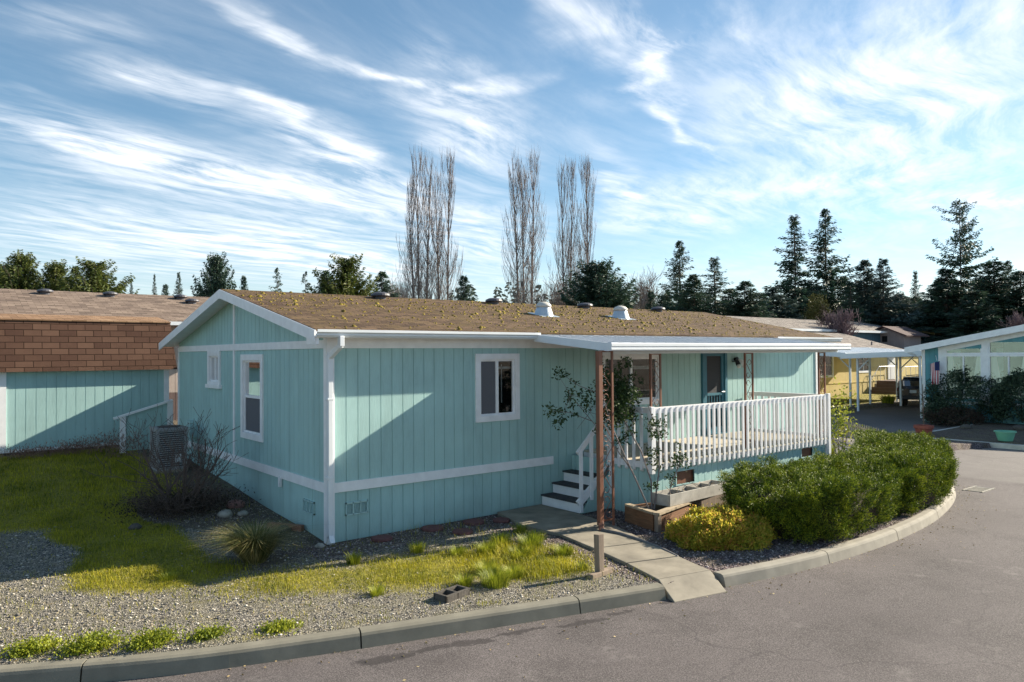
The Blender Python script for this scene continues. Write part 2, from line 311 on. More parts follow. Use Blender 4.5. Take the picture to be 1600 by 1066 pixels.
def blades(P,H,W,lean,up=None):
    n=len(P); a=RNG.uniform(0,2*pi,n); d=np.stack([np.cos(a),np.sin(a),np.zeros(n)],1); s=np.stack([-np.sin(a),np.cos(a),np.zeros(n)],1)
    H=np.broadcast_to(H,(n,))[:,None]; W=np.broadcast_to(W,(n,))[:,None]; ln=(RNG.uniform(0,1,n)*lean)[:,None]
    mid=P+np.array([0,0,1.])*H*.55+d*H*ln*.35; tip=P+np.array([0,0,1.])*H*(1-ln*.35)+d*H*ln
    V=np.empty((n,5,3)); V[:,0]=P-s*W*.5; V[:,1]=P+s*W*.5; V[:,2]=mid+s*W*.4; V[:,3]=tip; V[:,4]=mid-s*W*.4
    V=V.reshape(-1,3); i=np.arange(n)*5
    F=np.concatenate([np.stack([i,i+1,i+2,i+4],1),np.stack([i+4,i+2,i+3,i+3],1)])
    return V,F
def tri_fix(F): return F
def blademesh(name,P,H,W,lean,m,parent=None):
    V,F=blades(P,H,W,lean); n=len(P); i=np.arange(n)*5
    me=bpy.data.meshes.new(name); me.vertices.add(len(V)); me.vertices.foreach_set('co',V.astype(np.float32).ravel())
    q=np.stack([i,i+1,i+2,i+4],1); t=np.stack([i+4,i+2,i+3],1)
    lo=np.concatenate([q,t],1).ravel(); me.loops.add(len(lo)); me.loops.foreach_set('vertex_index',lo.astype(np.int32))
    ls=np.stack([np.arange(n)*7,np.arange(n)*7+4],1).ravel(); lt=np.tile([4,3],n)
    me.polygons.add(2*n); me.polygons.foreach_set('loop_start',ls.astype(np.int32)); me.polygons.foreach_set('loop_total',lt.astype(np.int32))
    me.update(calc_edges=True); return link(name,me,m,parent)
# ------------------------------------------------------------------ terrain, road, kerb, walk
KERB=[(-40,22),(-25,11.5),(-14,4),(-9,.5),(-6,-1.30),(-4.29,-2.2),(-2.92,-2.90),(-1.7,-3.33),(-.56,-3.68),(1.0,-4.13),(2.36,-4.50),(3.31,-4.68),(4.3,-4.87),(5.25,-4.98),(6.3,-5.03),(7.3,-5.02),(9.0,-4.88),(10.67,-4.55),(12.0,-4.16),(13.0,-3.72),(13.9,-3.1),(14.6,-2.3),(15.2,-1.2),(15.5,0),(15.6,1.5),(15.6,14),(15.6,80)]
def smoothline(P,k=4):
    out=[]
    for i in range(len(P)-1):
        p0=P[max(i-1,0)];p1=P[i];p2=P[i+1];p3=P[min(i+2,len(P)-1)]
        for j in range(k):
            t=j/k; out.append(tuple(.5*((2*p1[a])+(-p0[a]+p2[a])*t+(2*p0[a]-5*p1[a]+4*p2[a]-p3[a])*t*t+(-p0[a]+3*p1[a]-3*p2[a]+p3[a])*t**3) for a in (0,1)))
    out.append(P[-1]); return out
KL=np.array(smoothline(KERB))
def sdist(X,Y,L=KL):
    """signed distance to the kerb line, positive on the lot side"""
    P=np.stack([X.ravel(),Y.ravel()],1); best=np.full(len(P),1e9); sg=np.ones(len(P))
    for a,b in zip(L[:-1],L[1:]):
        d=b-a; l2=d@d; t=np.clip(((P-a)@d)/l2,0,1); q=P-(a+t[:,None]*d); ds=np.hypot(q[:,0],q[:,1])
        c=d[0]*q[:,1]-d[1]*q[:,0]; m=ds<best-1e-9; best[m]=ds[m]; sg[m]=np.where(c[m]>=0,1,-1)
    return (best*sg).reshape(X.shape)
def smo(e0,e1,x): t=np.clip((x-e0)/(e1-e0),0,1); return t*t*(3-2*t)
def base_h(X,Y):
    r=.065*np.maximum(0,Y-.2); r=np.where(Y>10,.637+.065*.8*(np.minimum(Y,16)-10),r)
    r=r*(1-smo(4,9,X)); 
    return r+.012*np.sin(X*2.1+1)*np.sin(Y*1.7)
def gh(x,y):
    return float(base_h(np.array([x]),np.array([y]))[0])
def axis(pts):
    out=[]
    for a,b,st in pts: out+=list(np.arange(a,b,st))
    return np.array(out+[pts[-1][1]])
xs=axis([(-900,-100,100),(-100,-30,10),(-30,-9,1.5),(-9,-5,.4),(-5,16.2,.09),(16.2,21,.6),(21,22.5,.1),(22.5,60,1.5),(60,100,10),(100,900,100)])
ys=axis([(-900,-100,100),(-100,-20,10),(-20,-6,1.),(-6,4,.09),(4,11,.3),(11,60,1.5),(60,100,10),(100,900,100)])
X,Y=np.meshgrid(xs,ys); SD=sdist(X,Y)
Z=base_h(X,Y)
road=(SD<0)&(X<21.6)
drive=(X>=15.6)&(X<60)&(Y>.65)&(Y<8.0)&(X>21)
east=(X>=21.6)&~drive
Z=np.where(SD<0, np.where(east,0.02+.012*np.sin(X*2),-.26), Z)
tr=smo(-.12,-.02,SD); near=(SD>-.12)&(SD<=0)&(X<17); Z=np.where(near,-.26*(1-tr)+tr*base_h(X,Y),Z)
Z=np.where(drive,-.26,Z)
far=smo(90,300,np.hypot(X,Y)); Z=Z*(1-far)
def ell(X,Y,cx,cy,rx,ry,rot=0,p=1.0):
    a=math.radians(rot); dx=X-cx; dy=Y-cy; u=(dx*cos(a)+dy*sin(a))/rx; v=(-dx*sin(a)+dy*cos(a))/ry
    return np.exp(-(u*u+v*v)*.9)*p
def grass_mask(X,Y):
    g=smo(2.6,3.6,Y+.25*np.sin(X*1.7))*(1-smo(-1.0,-.6,X))*(Y<11)*1.0
    g=np.maximum(g,smo(-3.5,-3.0,X+.15*np.sin(Y*3))*(1-smo(-1.9,-1.4,X))*smo(-.15,.4,Y)*.95)
    g=np.maximum(g,ell(X,Y,-2.42,-.02,1.0,.66,-32,1.35))
    g=np.maximum(g,ell(X,Y,-2.0,-.15,.9,.38,-28,.62))
    g=np.maximum(g,ell(X,Y,.6,-2.2,1.7,.85,-20,1.05))
    g=np.maximum(g,ell(X,Y,1.6,-2.65,.95,.85,-25,1.25))
    g=np.maximum(g,ell(X,Y,-.8,-1.6,1.7,.75,-22,.74))
    sd=sdist(X,Y); g=np.maximum(g,np.exp(-((sd-.16)/.14)**2)*(X<1)*.40*(.5+.5*np.sin(X*5)))
    g=np.maximum(g,smo(15.8,17,X)*(Y>9)*.7)
    g=np.where(np.hypot(X+1.15,(Y-3.1)*.8)<.85,g*.25,g)
    return g
G=grass_mask(X,Y)
bed=np.maximum(smo(-1.05,-.45,Y)*(X>-.5)*(X<4.2), smo(-1.35,-.8,X)*smo(-.6,-.1,Y)*(X<.5)*(Y<9)); bed=np.maximum(bed,1.0*(np.hypot(X+1.15,(Y-3.1)*.8)<1.0)); bed=np.maximum(bed,ell(X,Y,-1.2,-.2,.8,.6)*.9)
bed=np.maximum(bed,((X>21.4)&(Y<.7))*.95)
pur=np.maximum(((X>2.6+.22*(-Y)*0)&(Y<.2)&(X>3.0-.0*(Y)))*1.0, bed*.6)
pur=np.where((X>2.3)&(Y<-1.0),1.0,pur)
nx,ny=len(xs),len(ys); ii=np.arange(nx*ny).reshape(ny,nx)
F=np.stack([ii[:-1,:-1].ravel(),ii[:-1,1:].ravel(),ii[1:,1:].ravel(),ii[1:,:-1].ravel()],1)
gr=npmesh('ground',np.stack([X.ravel(),Y.ravel(),Z.ravel()],1),F,'ground',smooth=True); struct(gr)
ca=gr.data.color_attributes.new('mask','FLOAT_COLOR','POINT'); arr=np.ones((nx*ny,4),dtype=np.float32); arr[:,0]=G.ravel(); arr[:,1]=bed.ravel(); arr[:,2]=pur.ravel(); ca.data.foreach_set('color',arr.ravel())
# road: one sheet up to the kerb foot
import bmesh
def offset(L,d):
    out=[]
    for i in range(len(L)):
        t=L[min(i+1,len(L)-1)]-L[max(i-1,0)]; t=t/np.hypot(*t); out.append((L[i][0]+t[1]*d,L[i][1]-t[0]*d))
    return out
def sheet(name,pts,z,m):
    bm=bmesh.new(); vs=[bm.verts.new((p[0],p[1],z)) for p in pts]; es=[bm.edges.new((vs[i],vs[(i+1)%len(vs)])) for i in range(len(vs))]
    bmesh.ops.triangle_fill(bm,use_beauty=True,edges=es,normal=(0,0,1))
    for f in bm.faces:
        if f.normal.z<0: f.normal_flip()
    me=bpy.data.meshes.new(name); bm.to_mesh(me); bm.free(); return struct(link(name,me,m))
OFF=offset(KL,.08)
sheet('road',list(OFF)+[(21.38,80),(21.38,8.2),(60,8.2),(60,.72),(21.38,.72),(21.38,-60),(-60,-60),(-60,22)],-.15,'road')
# kerb: segments with joints, gap for the walk
def kerb(name,L,m,w=.15,closed=False,joint=2.2,top=0.012):
    L=np.array(L); d=np.concatenate([[0],np.cumsum(np.hypot(*(L[1:]-L[:-1]).T))]); mb=MB()
    def at(s): return np.array([np.interp(s,d,L[:,0]),np.interp(s,d,L[:,1])])
    s=0
    while s<d[-1]-.05:
        e=min(s+joint,d[-1]); ss=np.linspace(s+.008,e-.008,9)
        prof=[(-.02,-.28),(-.02,top-.004),(0,top),(w-.055,top),(w-.02,top-.015),(w-.005,top-.04),(w+.035,-.20),(w+.035,-.28)]
        i0=len(mb.v)
        for q in ss:
            p=at(q); t=at(q+.02)-at(q-.02); t/=np.hypot(*t); n=np.array([t[1],-t[0]])
            for a,z in prof: r=p+n*a; mb.v.append((r[0],r[1],z))
        k=len(prof)
        for j in range(8):
            for a in range(k-1): u=i0+j*k+a; mb.f.append((u,u+1,u+k+1,u+k))
        mb.f.append(tuple(range(i0,i0+k))); mb.f.append(tuple(i0+8*k+a for a in range(k-1,-1,-1)))
        s=e
    return struct(mb.build(name,m))
def sub(x0,x1):
    L=[p for p in KL if x0<=p[0]<=x1 and p[1]<3]; return L
kl=sub(-14.5,2.33)+[np.array([2.36,-4.50])]
kr=[np.array([3.26,-4.68])]+sub(3.3,30)+[np.array([15.6,14.])]
M['kerb2']=simple('pale_kerb_concrete',(.285,.26,.215),.85,.2,3,bmp=.3,bscale=80)
kerb('kerb',kl[::-1] and kl,'kerb',joint=2.55); kerb('kerb',kr,'kerb2',joint=2.1)
M['kerb3']=simple('painted_kerb',(.55,.53,.48),.8,.15,3)
mb=MB(); mb.box(21.3,21.46,-40,.75,-.3,.0).box(21.46,60,.60,.75,-.3,.005); struct(mb.build('kerb','kerb3'))
# walk slabs
mb=MB()
def slab(p,z0=-.1,z1=.045,dz=None):
    dz=dz or [0]*len(p); mb.prism([(x,y,z0) for x,y in p],[(x,y,z1+d) for (x,y),d in zip(p,dz)])
slab([(3.25,-.02),(2.95,-1.12),(3.02,-1.92),(4.12,-2.02),(4.26,-1.15),(4.3,-.02)])
slab([(3.01,-1.95),(2.82,-2.9),(3.72,-3.15),(4.12,-2.05)])
slab([(2.81,-2.93),(2.62,-3.72),(3.42,-3.95),(3.71,-3.18)])
slab([(2.61,-3.75),(2.42,-4.44),(3.25,-4.62),(3.41,-3.98)],-.2,.045,[0,-.015,-.015,0])
slab([(2.42,-4.45),(2.30,-4.80),(3.12,-4.97),(3.25,-4.63)],-.3,.03,[0,-.172,-.172,0])
struct(mb.build('path','concrete',bevel=.008))
# ------------------------------------------------------------------ generic building pieces
def wall(mb,O,A,Nn,L,z0,ztop,holes=(),gw=.012,gd=.010,sp=.2032,extra=()):
    O=np.array(O,float);A=np.array(A,float);Nn=np.array(Nn,float)
    cuts={0.,L}; gs=[]
    g=sp*.5
    while sp and g<L-.03: gs.append(g); cuts|={g-gw/2,g+gw/2}; g+=sp
    for h in holes: cuts|={h[0],h[1]}
    for e in extra: cuts.add(e)
    cuts=sorted(c for c in cuts if 0<=c<=L)
    def P(s,z,d): q=O+A*s-Nn*d; return (q[0],q[1],z)
    zt=ztop if callable(ztop) else (lambda s:ztop)
    for a,b in zip(cuts[:-1],cuts[1:]):
        if b-a<1e-6: continue
        m=(a+b)/2; ing=any(abs(m-g)<gw/2 for g in gs); d=gd if ing else 0
        hs=sorted([h for h in holes if h[0]<m<h[1]],key=lambda h:h[2]); z=z0; segs=[]
        for h in hs:
            if h[2]>z: segs.append((z,h[2],h[2]))
            z=h[3]
        segs.append((z,zt(a),zt(b)))
        for (q,ta,tb) in segs:
            if ta<=q and tb<=q: continue
            mb.quad(P(a,q,d),P(b,q,d),P(b,tb,d),P(a,ta,d))
            if ing:
                mb.quad(P(a,q,0),P(a,q,d),P(a,ta,d),P(a,ta,0)); mb.quad(P(b,q,d),P(b,q,0),P(b,tb,0),P(b,tb,d))
def P3(O,A,Nn,s,z,d):
    return (O[0]+A[0]*s+Nn[0]*d,O[1]+A[1]*s+Nn[1]*d,z)
def obox(mb,O,A,Nn,s0,s1,z0,z1,d0,d1):
    """box on a wall: s along wall, z up, d outward from the wall face"""
    b=[P3(O,A,Nn,s0,z0,d0),P3(O,A,Nn,s1,z0,d0),P3(O,A,Nn,s1,z0,d1),P3(O,A,Nn,s0,z0,d1)]
    t=[(x,y,z1) for x,y,_ in b]; mb.prism(b,t); return mb
def window(par,O,A,Nn,s0,s1,z0,z1,off,trim=.1,style='slide',curt=None,proud=.03,label=None,gl='glass',trimmat='white'):
    """trim frame (outer rectangle s0..s1,z0..z1) with sash, pane, room behind"""
    f=MB(); a,b,c,d=s0+trim,s1-trim,z0+trim,z1-trim
    obox(f,O,A,Nn,s0,a,z0,z1,-.02,proud); obox(f,O,A,Nn,b,s1,z0,z1,-.02,proud)
    obox(f,O,A,Nn,a,b,z0,c,-.02,proud); obox(f,O,A,Nn,a,b,d,z1,-.02,proud)
    w=f.build('window',trimmat,par,label,off)
    h=MB(); t=.035; da,db=-.05,-.022+.012
    obox(h,O,A,Nn,a,a+t,c,d,da,db); obox(h,O,A,Nn,b-t,b,c,d,da,db); obox(h,O,A,Nn,a+t,b-t,c,c+t,da,db); obox(h,O,A,Nn,a+t,b-t,d-t,d,da,db)
    m=(a+b)/2; n=(c+d)/2
    if style=='slide': obox(h,O,A,Nn,m-.03,m+.03,c+t,d-t,da,db+.004)
    if style=='hung': obox(h,O,A,Nn,a+t,b-t,n-.025,n+.025,da,db+.004)
    if style=='grid':
        obox(h,O,A,Nn,m-.03,m+.03,c+t,d-t,da,db+.004); obox(h,O,A,Nn,a+t,m-.03,n-.01,n+.01,da,db); obox(h,O,A,Nn,m+.03,b-t,n-.01,n+.01,da,db)
    h.build('sash','white',w,None,off)
    p=MB(); p.quad(P3(O,A,Nn,a+t,c+t,-.035),P3(O,A,Nn,b-t,c+t,-.035),P3(O,A,Nn,b-t,d-t,-.035),P3(O,A,Nn,a+t,d-t,-.035)); p.build('pane',gl,w,None,off)
    r=MB(); dp=-.7
    q=lambda s,z,dd:P3(O,A,Nn,s,z,dd)
    r.quad(q(a,c,dp),q(b,c,dp),q(b,d,dp),q(a,d,dp)); r.quad(q(a,c,-.05),q(b,c,-.05),q(b,c,dp),q(a,c,dp)); r.quad(q(a,d,dp),q(b,d,dp),q(b,d,-.05),q(a,d,-.05)); r.quad(q(a,c,-.05),q(a,c,dp),q(a,d,dp),q(a,d,-.05)); r.quad(q(b,c,dp),q(b,c,-.05),q(b,d,-.05),q(b,d,dp))
    r.build('room','dark',w,None,off)
    if curt:
        for (u0,u1,v0,v1,mt,dd) in curt:
            k=MB(); x0=a+(b-a)*u0; x1=a+(b-a)*u1; y0=c+(d-c)*v0; y1=c+(d-c)*v1; n_=max(4,int((x1-x0)/.03))
            for i in range(n_):
                e0=x0+(x1-x0)*i/n_; e1=x0+(x1-x0)*(i+1)/n_; w0=dd+.012*(i%2); w1=dd+.012*((i+1)%2)
                k.quad(q(e0,y0,w0),q(e1,y0,w1),q(e1,y1,w1),q(e0,y1,w0))
            k.build('curtain',mt,w,None,off)
    return w
def slabroof(mb,x0,x1,y0,z0,y1,z1,t=.1):
    mb.prism([(x0,y0,z0-t),(x1,y0,z0-t),(x1,y1,z1-t),(x0,y1,z1-t)],[(x0,y0,z0),(x1,y0,z0),(x1,y1,z1),(x0,y1,z1)])
# ------------------------------------------------------------------ THE HOUSE
H=thing('house','teal single-storey manufactured home with mossy brown roof and white trim, in the centre','house')
LX,WY=14.4,8.43; RZ=lambda y:3.28+(y+.35)*.2067 if y<4.1 else 4.2-(y-4.1)*.2067
FO=(0,0,0);FA=(1,0,0);FN=(0,-1,0); GO=(0,0,0);GA=(0,1,0);GN=(-1,0,0)
W1=(2.79,3.79,1.68,2.90); W2=(5.95,7.81,1.79,2.90); DR=(9.28,10.17,.98,2.95)
inn=lambda w,t=.1:(w[0]+t,w[1]-t,w[2]+t,w[3]-t)
mb=MB(); wall(mb,FO,FA,FN,LX,.9,3.02,[inn(W1),inn(W2),(DR[0]+.06,DR[1]-.06,.9,DR[3]-.06)]); mb.build('front_wall','teal',H)
mb=MB(); wall(mb,(0,.012,0),FA,FN,LX,-.15,.9,[(.30,.66,.40,.58)]); mb.build('front_skirting','teal',H)
GW1=(5.28,5.96,2.25,3.0); GW2=(2.73,3.91,1.31,2.92)
GW1=(5.20,6.05,2.24,3.0)
mb=MB(); gt=lambda y: RZ(y)-.10
wall(mb,GO,GA,GN,WY,.9,lambda s:gt(s),[inn(GW1),inn(GW2)],gw=.010,gd=.008,extra=(4.1,)); mb.build('gable_wall','teal',H)
mb=MB(); wall(mb,(.012,0,0),GA,GN,WY,-.15,.9,[],gw=.01,gd=.008,sp=1.22); mb.build('gable_skirting','teal',H)
mb=MB(); mb.quad((LX,0,-.15),(LX,WY,-.15),(LX,WY,3.1),(LX,0,3.1)); mb.poly([(LX,0,3.1),(LX,WY,3.1),(LX,WY,gt(WY)),(LX,4.1,gt(4.1)),(LX,0,gt(0))]); mb.build('end_wall','teal',H)
mb=MB(); mb.quad((0,WY,-.15),(0,WY,3.1),(LX,WY,3.1),(LX,WY,-.15)); mb.build('rear_wall','teal',H)
# trims
def trim(name,boxes,O=FO,A=FA,Nn=FN,label=None,m='white'):
    mb=MB()
    for (s0,s1,z0,z1,d0,d1) in boxes: obox(mb,O,A,Nn,s0,s1,z0,z1,d0,d1)
    return mb.build(name,m,H,label)
trim('band',[(.10,4.62,.77,.92,-.005,.022)],label='white horizontal band along the front wall')
trim('band',[(.10,WY-.04,.77,.92,-.005,.022)],GO,GA,GN,label='white horizontal band along the gable wall')
trim('frieze',[(.10,LX,3.00,3.19,-.005,.024)])
trim('frieze',[(.10,WY-.04,3.00,3.13,-.005,.024)],GO,GA,GN)
trim('corner_board',[(-.025,.10,-.05,3.19,-.005,.026)])
trim('corner_board',[(0.0,.10,-.05,3.17,-.005,.025)],GO,GA,GN)
trim('corner_board',[(WY-.04,WY+.03,-.05,3.1,-.005,.026)],GO,GA,GN)
trim('corner_board',[(LX-.10,LX+.02,-.05,3.17,-.005,.025)])
trim('batten',[(4.30,4.39,.92,3.0,-.005,.020),(4.30,4.39,3.13,RZ(4.35)-.12,-.005,.020)],GO,GA,GN)
trim('meter_clip',[(1.86,1.92,.62,.80,.0,.045)],GO,GA,GN)
# roof
mb=MB(); slabroof(mb,-.35,14.9,-.35,3.28,4.1,4.2,.03); slabroof(mb,-.35,14.9,8.8,3.23,4.1,4.2,.03); mb.build('roof','roof',H)
mb=MB(); slabroof(mb,-.30,14.85,-.30,3.25,4.1,4.16,.05); slabroof(mb,-.30,14.85,8.75,3.20,4.1,4.16,.05); mb.build('roof_deck','white',H)
rng=np.random.default_rng(5); n=5200
mx=rng.uniform(-.25,14.8,n); my=rng.uniform(-.3,4.05,n)
dens=.18+.5*np.exp(-((mx-8)/4)**2)+.35*np.exp(-((my-3)/1.3)**2); keep=rng.uniform(0,1,n)<dens; mx=mx[keep]; my=my[keep]
V=[];Fc=[]
for x,y in zip(mx,my):
    r=rng.choice([.013,.02,.03,.045],p=[.45,.32,.18,.05])*rng.uniform(.8,1.2); z=3.28+(y+.35)*.2067; i=len(V); k=6
    for q in range(k): t=2*pi*q/k; rr=r*rng.uniform(.7,1.3); V.append((x+rr*cos(t),y+rr*sin(t),z+rr*sin(t)*.2-.002))
    for q in range(k): t=2*pi*q/k+.5; rr=r*rng.uniform(.4,.75); V.append((x+rr*cos(t),y+rr*sin(t),z+r*rng.uniform(.35,.6)+rr*sin(t)*.2))
    V.append((x,y,z+r*.75))
    for q in range(k): j=(q+1)%k; Fc.append((i+q,i+j,i+k+j,i+k+q)); Fc.append((i+k+q,i+k+j,i+2*k,i+2*k))
mbm=MB(); mbm.v=V; mbm.f=[f if f[2]!=f[3] else f[:3] for f in Fc]; o=mbm.build('moss','moss',H,'yellow-green moss clumps scattered over the front roof slope',smooth=True); o['kind']='stuff'
# rake boards and soffits
mb=MB()
for (ya,yb) in ((-.36,4.1),(8.81,4.1)):
    za,zb=RZ(ya)-.01,4.2-.01
    mb.prism([(-.375,ya,za-.17),(-.345,ya,za-.17),(-.345,yb,zb-.17),(-.375,yb,zb-.17)],[(-.375,ya,za),(-.345,ya,za),(-.345,yb,zb),(-.375,yb,zb)])
mb.build('rake_board','white',H)
mb=MB()
for (ya,yb) in ((-.34,4.1),(8.78,4.1)):
    za,zb=RZ(ya)-.105,4.2-.105
    mb.quad((-.345,ya,za),(-.345,yb,zb),(-.0,yb,zb),(-.0,ya,za))
mb.quad((-.34,-.34,3.165),(LX+.4,-.34,3.165),(LX+.4,0,3.165),(-.34,0,3.165))
mb.build('soffit','white',H)
mb=MB(); mb.box(-.35,14.85,-.34,-.315,3.15,3.26); mb.box(-.35,-.30,-.36,-.02,3.06,3.165); mb.build('fascia','white',H)
mb=MB() # gutter: K profile
pr=[(-.34,3.16),(-.40,3.16),(-.425,3.19),(-.425,3.215),(-.455,3.235),(-.455,3.275),(-.445,3.275),(-.445,3.245),(-.415,3.22),(-.34,3.17)]
mb.prism([(-.36,y,z) for y,z in pr],[(3.95,y,z) for y,z in pr]); g=mb.build('gutter','white_metal',H)
mb=MB(); mb.prism([(11.75,y,z) for y,z in pr],[(14.95,y,z) for y,z in pr]); mb.build('gutter','white_metal',H)
mb=MB(); mb.bar((.03,-.40,3.18),(.03,-.40,3.02),.075,.10,(0,1,0)); mb.bar((.03,-.40,3.04),(.0,-.075,2.86),.075,.08); mb.bar((.0,-.075,2.90),(.0,-.075,.10),.08,.075,(0,1,0)); mb.bar((.0,-.075,.14),(.0,-.15,.03),.08,.07)
mb.bar((.0,-.06,2.2),(.0,-.06,2.24),.11,.11,(0,1,0)); mb.bar((.0,-.06,1.0),(.0,-.06,1.04),.11,.11,(0,1,0)); mb.build('downspout','white_metal',H,bevel=.008)
# vents in skirting
def skvent(O,A,Nn,s0,s1,z0,z1,m='teal'):
    mb=MB(); 
    for (a,b,c,d) in ((s0,s1,z0,z0+.02),(s0,s1,z1-.02,z1),(s0,s0+.015,z0,z1),(s1-.015,s1,z0,z1),((s0*2+s1)/3-.008,(s0*2+s1)/3+.008,z0,z1),((s0+2*s1)/3-.008,(s0+2*s1)/3+.008,z0,z1)): obox(mb,O,A,Nn,a,b,c,d,-.012,.018)
    z=z0+.03
    while z<z1-.02: obox(mb,O,A,Nn,s0+.015,s1-.015,z,z+.007,-.012,.006); z+=.02
    return mb
M['ventm']=simple('painted_vent',(.40,.58,.57),.5,.05)
skvent(FO,FA,FN,.29,.67,.39,.59).build('skirting_vent','ventm',H); skvent(GO,GA,GN,.50,.92,.36,.56).build('skirting_vent','ventm',H)
mb=MB(); obox(mb,FO,FA,FN,.30,.66,.40,.58,-.05,-.03); mb.build('vent_backing','teal',H)
# windows and door
M['scr']=simple('grey_mesh',(.13,.13,.145),.9,.1,80)
sc2=MB(); obox(sc2,FO,FA,FN,W1[0]+.14,3.26,W1[2]+.14,W1[3]-.14,-.03,-.028); sc2.build('insect_screen','scr',H)
w=window(H,FO,FA,FN,*W1,(0,0,0),.105,'slide',[(0.0,.48,0,1,'curtain',-.09)],label='white-framed sliding window with a grey blind on the left half')
mb=MB(); mb.box(3.45,3.47,.10,.11,2.0,2.7); mb.box(3.3,3.68,.10,.11,2.62,2.66); mb.build('blind_wand','curtain_w',w)
w=window(H,FO,FA,FN,*W2,(0,0,0),.105,'slide',[(0.0,.3,0,1,'curtain',-.12),(.52,1,.72,.8,'curtain_w',-.12)],label='wide white-framed window on the porch')
window(H,GO,GA,GN,*GW1,(0,0,0),.105,'slide',[(0,.4,0,1,'curtain',-.1)],proud=.035,label='small high window in the gable wall')
mb=MB(); obox(mb,GO,GA,GN,GW1[0]-.06,GW1[1]+.06,GW1[2]-.03,GW1[2]+.05,.0,.06); mb.build('window_sill','white',H)
sc2=MB(); obox(sc2,GO,GA,GN,GW2[0]+.15,GW2[1]-.15,GW2[2]+.15,2.10,-.03,-.028); sc2.build('insect_screen','scr',H)
w=window(H,GO,GA,GN,*GW2,(0,0,0),.115,'hung',[(0,1,.5,.9,'rteal',-.2),(0,1,.0,.49,'curtain',-.07)],label='tall double-hung window in the gable wall')  # upper teal panel stands in for the shed wall mirrored in the glass
mb=MB(); obox(mb,GO,GA,GN,GW2[0]+.12,GW2[1]-.12,2.66,2.79,-.10,-.06); mb.build('reflected_roof','wood_cap',w)  # brown strip behind the pane, painted reflection of the shed roof
D=MB(); s0,s1,z0,z1=DR; obox(D,FO,FA,FN,s0-.03,s0+.06,z0,z1,-.03,.05); obox(D,FO,FA,FN,s1-.06,s1+.03,z0,z1,-.03,.05); obox(D,FO,FA,FN,s0+.06,s1-.06,z1-.06,z1,-.03,.05); obox(D,FO,FA,FN,s0,s1,z0-.04,z0+.02,-.03,.08)
door=D.build('door','blue_door',H,'blue screen door with dark mesh panels')
mb=MB(); a,b=s0+.06,s1-.06; obox(mb,FO,FA,FN,a,a+.10,z0+.02,z1-.06,-.02,.02); obox(mb,FO,FA,FN,b-.10,b,z0+.02,z1-.06,-.02,.02); obox(mb,FO,FA,FN,a+.1,b-.1,z0+.02,z0+.16,-.02,.02); obox(mb,FO,FA,FN,a+.1,b-.1,z1-.14,z1-.06,-.02,.02); obox(mb,FO,FA,FN,a+.1,b-.1,z0+.90,z0+.96,-.02,.025); mb.build('screen_frame','blue_door',door)
mb=MB(); 
for i in range(5): x=a+.16+i*.105; obox(mb,FO,FA,FN,x,x+.022,z0+.16,z0+.90,.0,.02)
mb.build('door_bar','blue_door',door)
mb=MB(); obox(mb,FO,FA,FN,a+.1,b-.1,z0+.1,z1-.1,-.05,-.01); mb.build('door_screen','screen',door)
mb=MB(); mb.tube([(b-.06,-.03,z0+.98),(b-.06,-.07,z0+.98),(b-.16,-.07,z0+.98)],.012); mb.build('door_handle','white_metal',door)
# porch lamp
mb=MB(); mb.lathe([(.01,-.0),(.06,.0),(.06,.02)],(10.5,-.04,2.66)); 
mb.tube([(10.55,-.02,2.72),(10.55,-.10,2.74)],.05,12); lam=mb.build('wall_lamp','black',H)
for dx in (-.11,.09):
    mb=MB(); mb.tube([(10.55+dx*.3,-.09,2.72),(10.55+dx,-.15,2.68),(10.55+dx*1.1,-.20,2.60)],[.02,.045,.06],12); s=mb.build('lamp_shade','black' if dx<0 else 'white_metal',lam,smooth=True)
    mb=MB(); mb.lathe([(.005,-.09),(.04,-.075),(.052,-.04),(.03,0)],(10.55+dx*1.12,-.21,2.60),12); mb.build('bulb','curtain_w',lam,smooth=True)
mb=MB(); mb.box(8.62,8.69,-.03,0,1.42,1.56); mb.build('outlet_box','ventm',H)
# roof vents (dark mushrooms) and two domed fans
for i,x in enumerate((2.95,6.07,9.18,12.2)):
    mb=MB(); y=3.75; z=RZ(y); mb.lathe([(.12,-.03),(.12,.05)],(x,y,z),16); mb.lathe([(.20,.045),(.215,.06),(.20,.10),(.12,.135),(.01,.145)],(x,y,z),20); mb.build('roof_vent','vent',H,smooth=False)
for x in (6.2,8.75):
    mb=MB(); y=2.05; z=RZ(y); mb.prism([(x-.27,y-.27,z-.06),(x+.27,y-.27,z-.06),(x+.27,y+.27,z+.05),(x-.27,y+.27,z+.05)],[(x-.27,y-.27,z-.045),(x+.27,y-.27,z-.045),(x+.27,y+.27,z+.065),(x-.27,y+.27,z+.065)])
    mb.lathe([(.235,-.04),(.19,.10),(.165,.17),(.15,.175)],(x,y,z),24); o=mb.build('roof_fan','galv',H)
    mb=MB(); mb.lathe([(.17,.175),(.185,.185),(.175,.23),(.13,.275),(.06,.30),(.005,.305)],(x,y,z),24); mb.build('fan_cap','galv_cap',o,smooth=True)
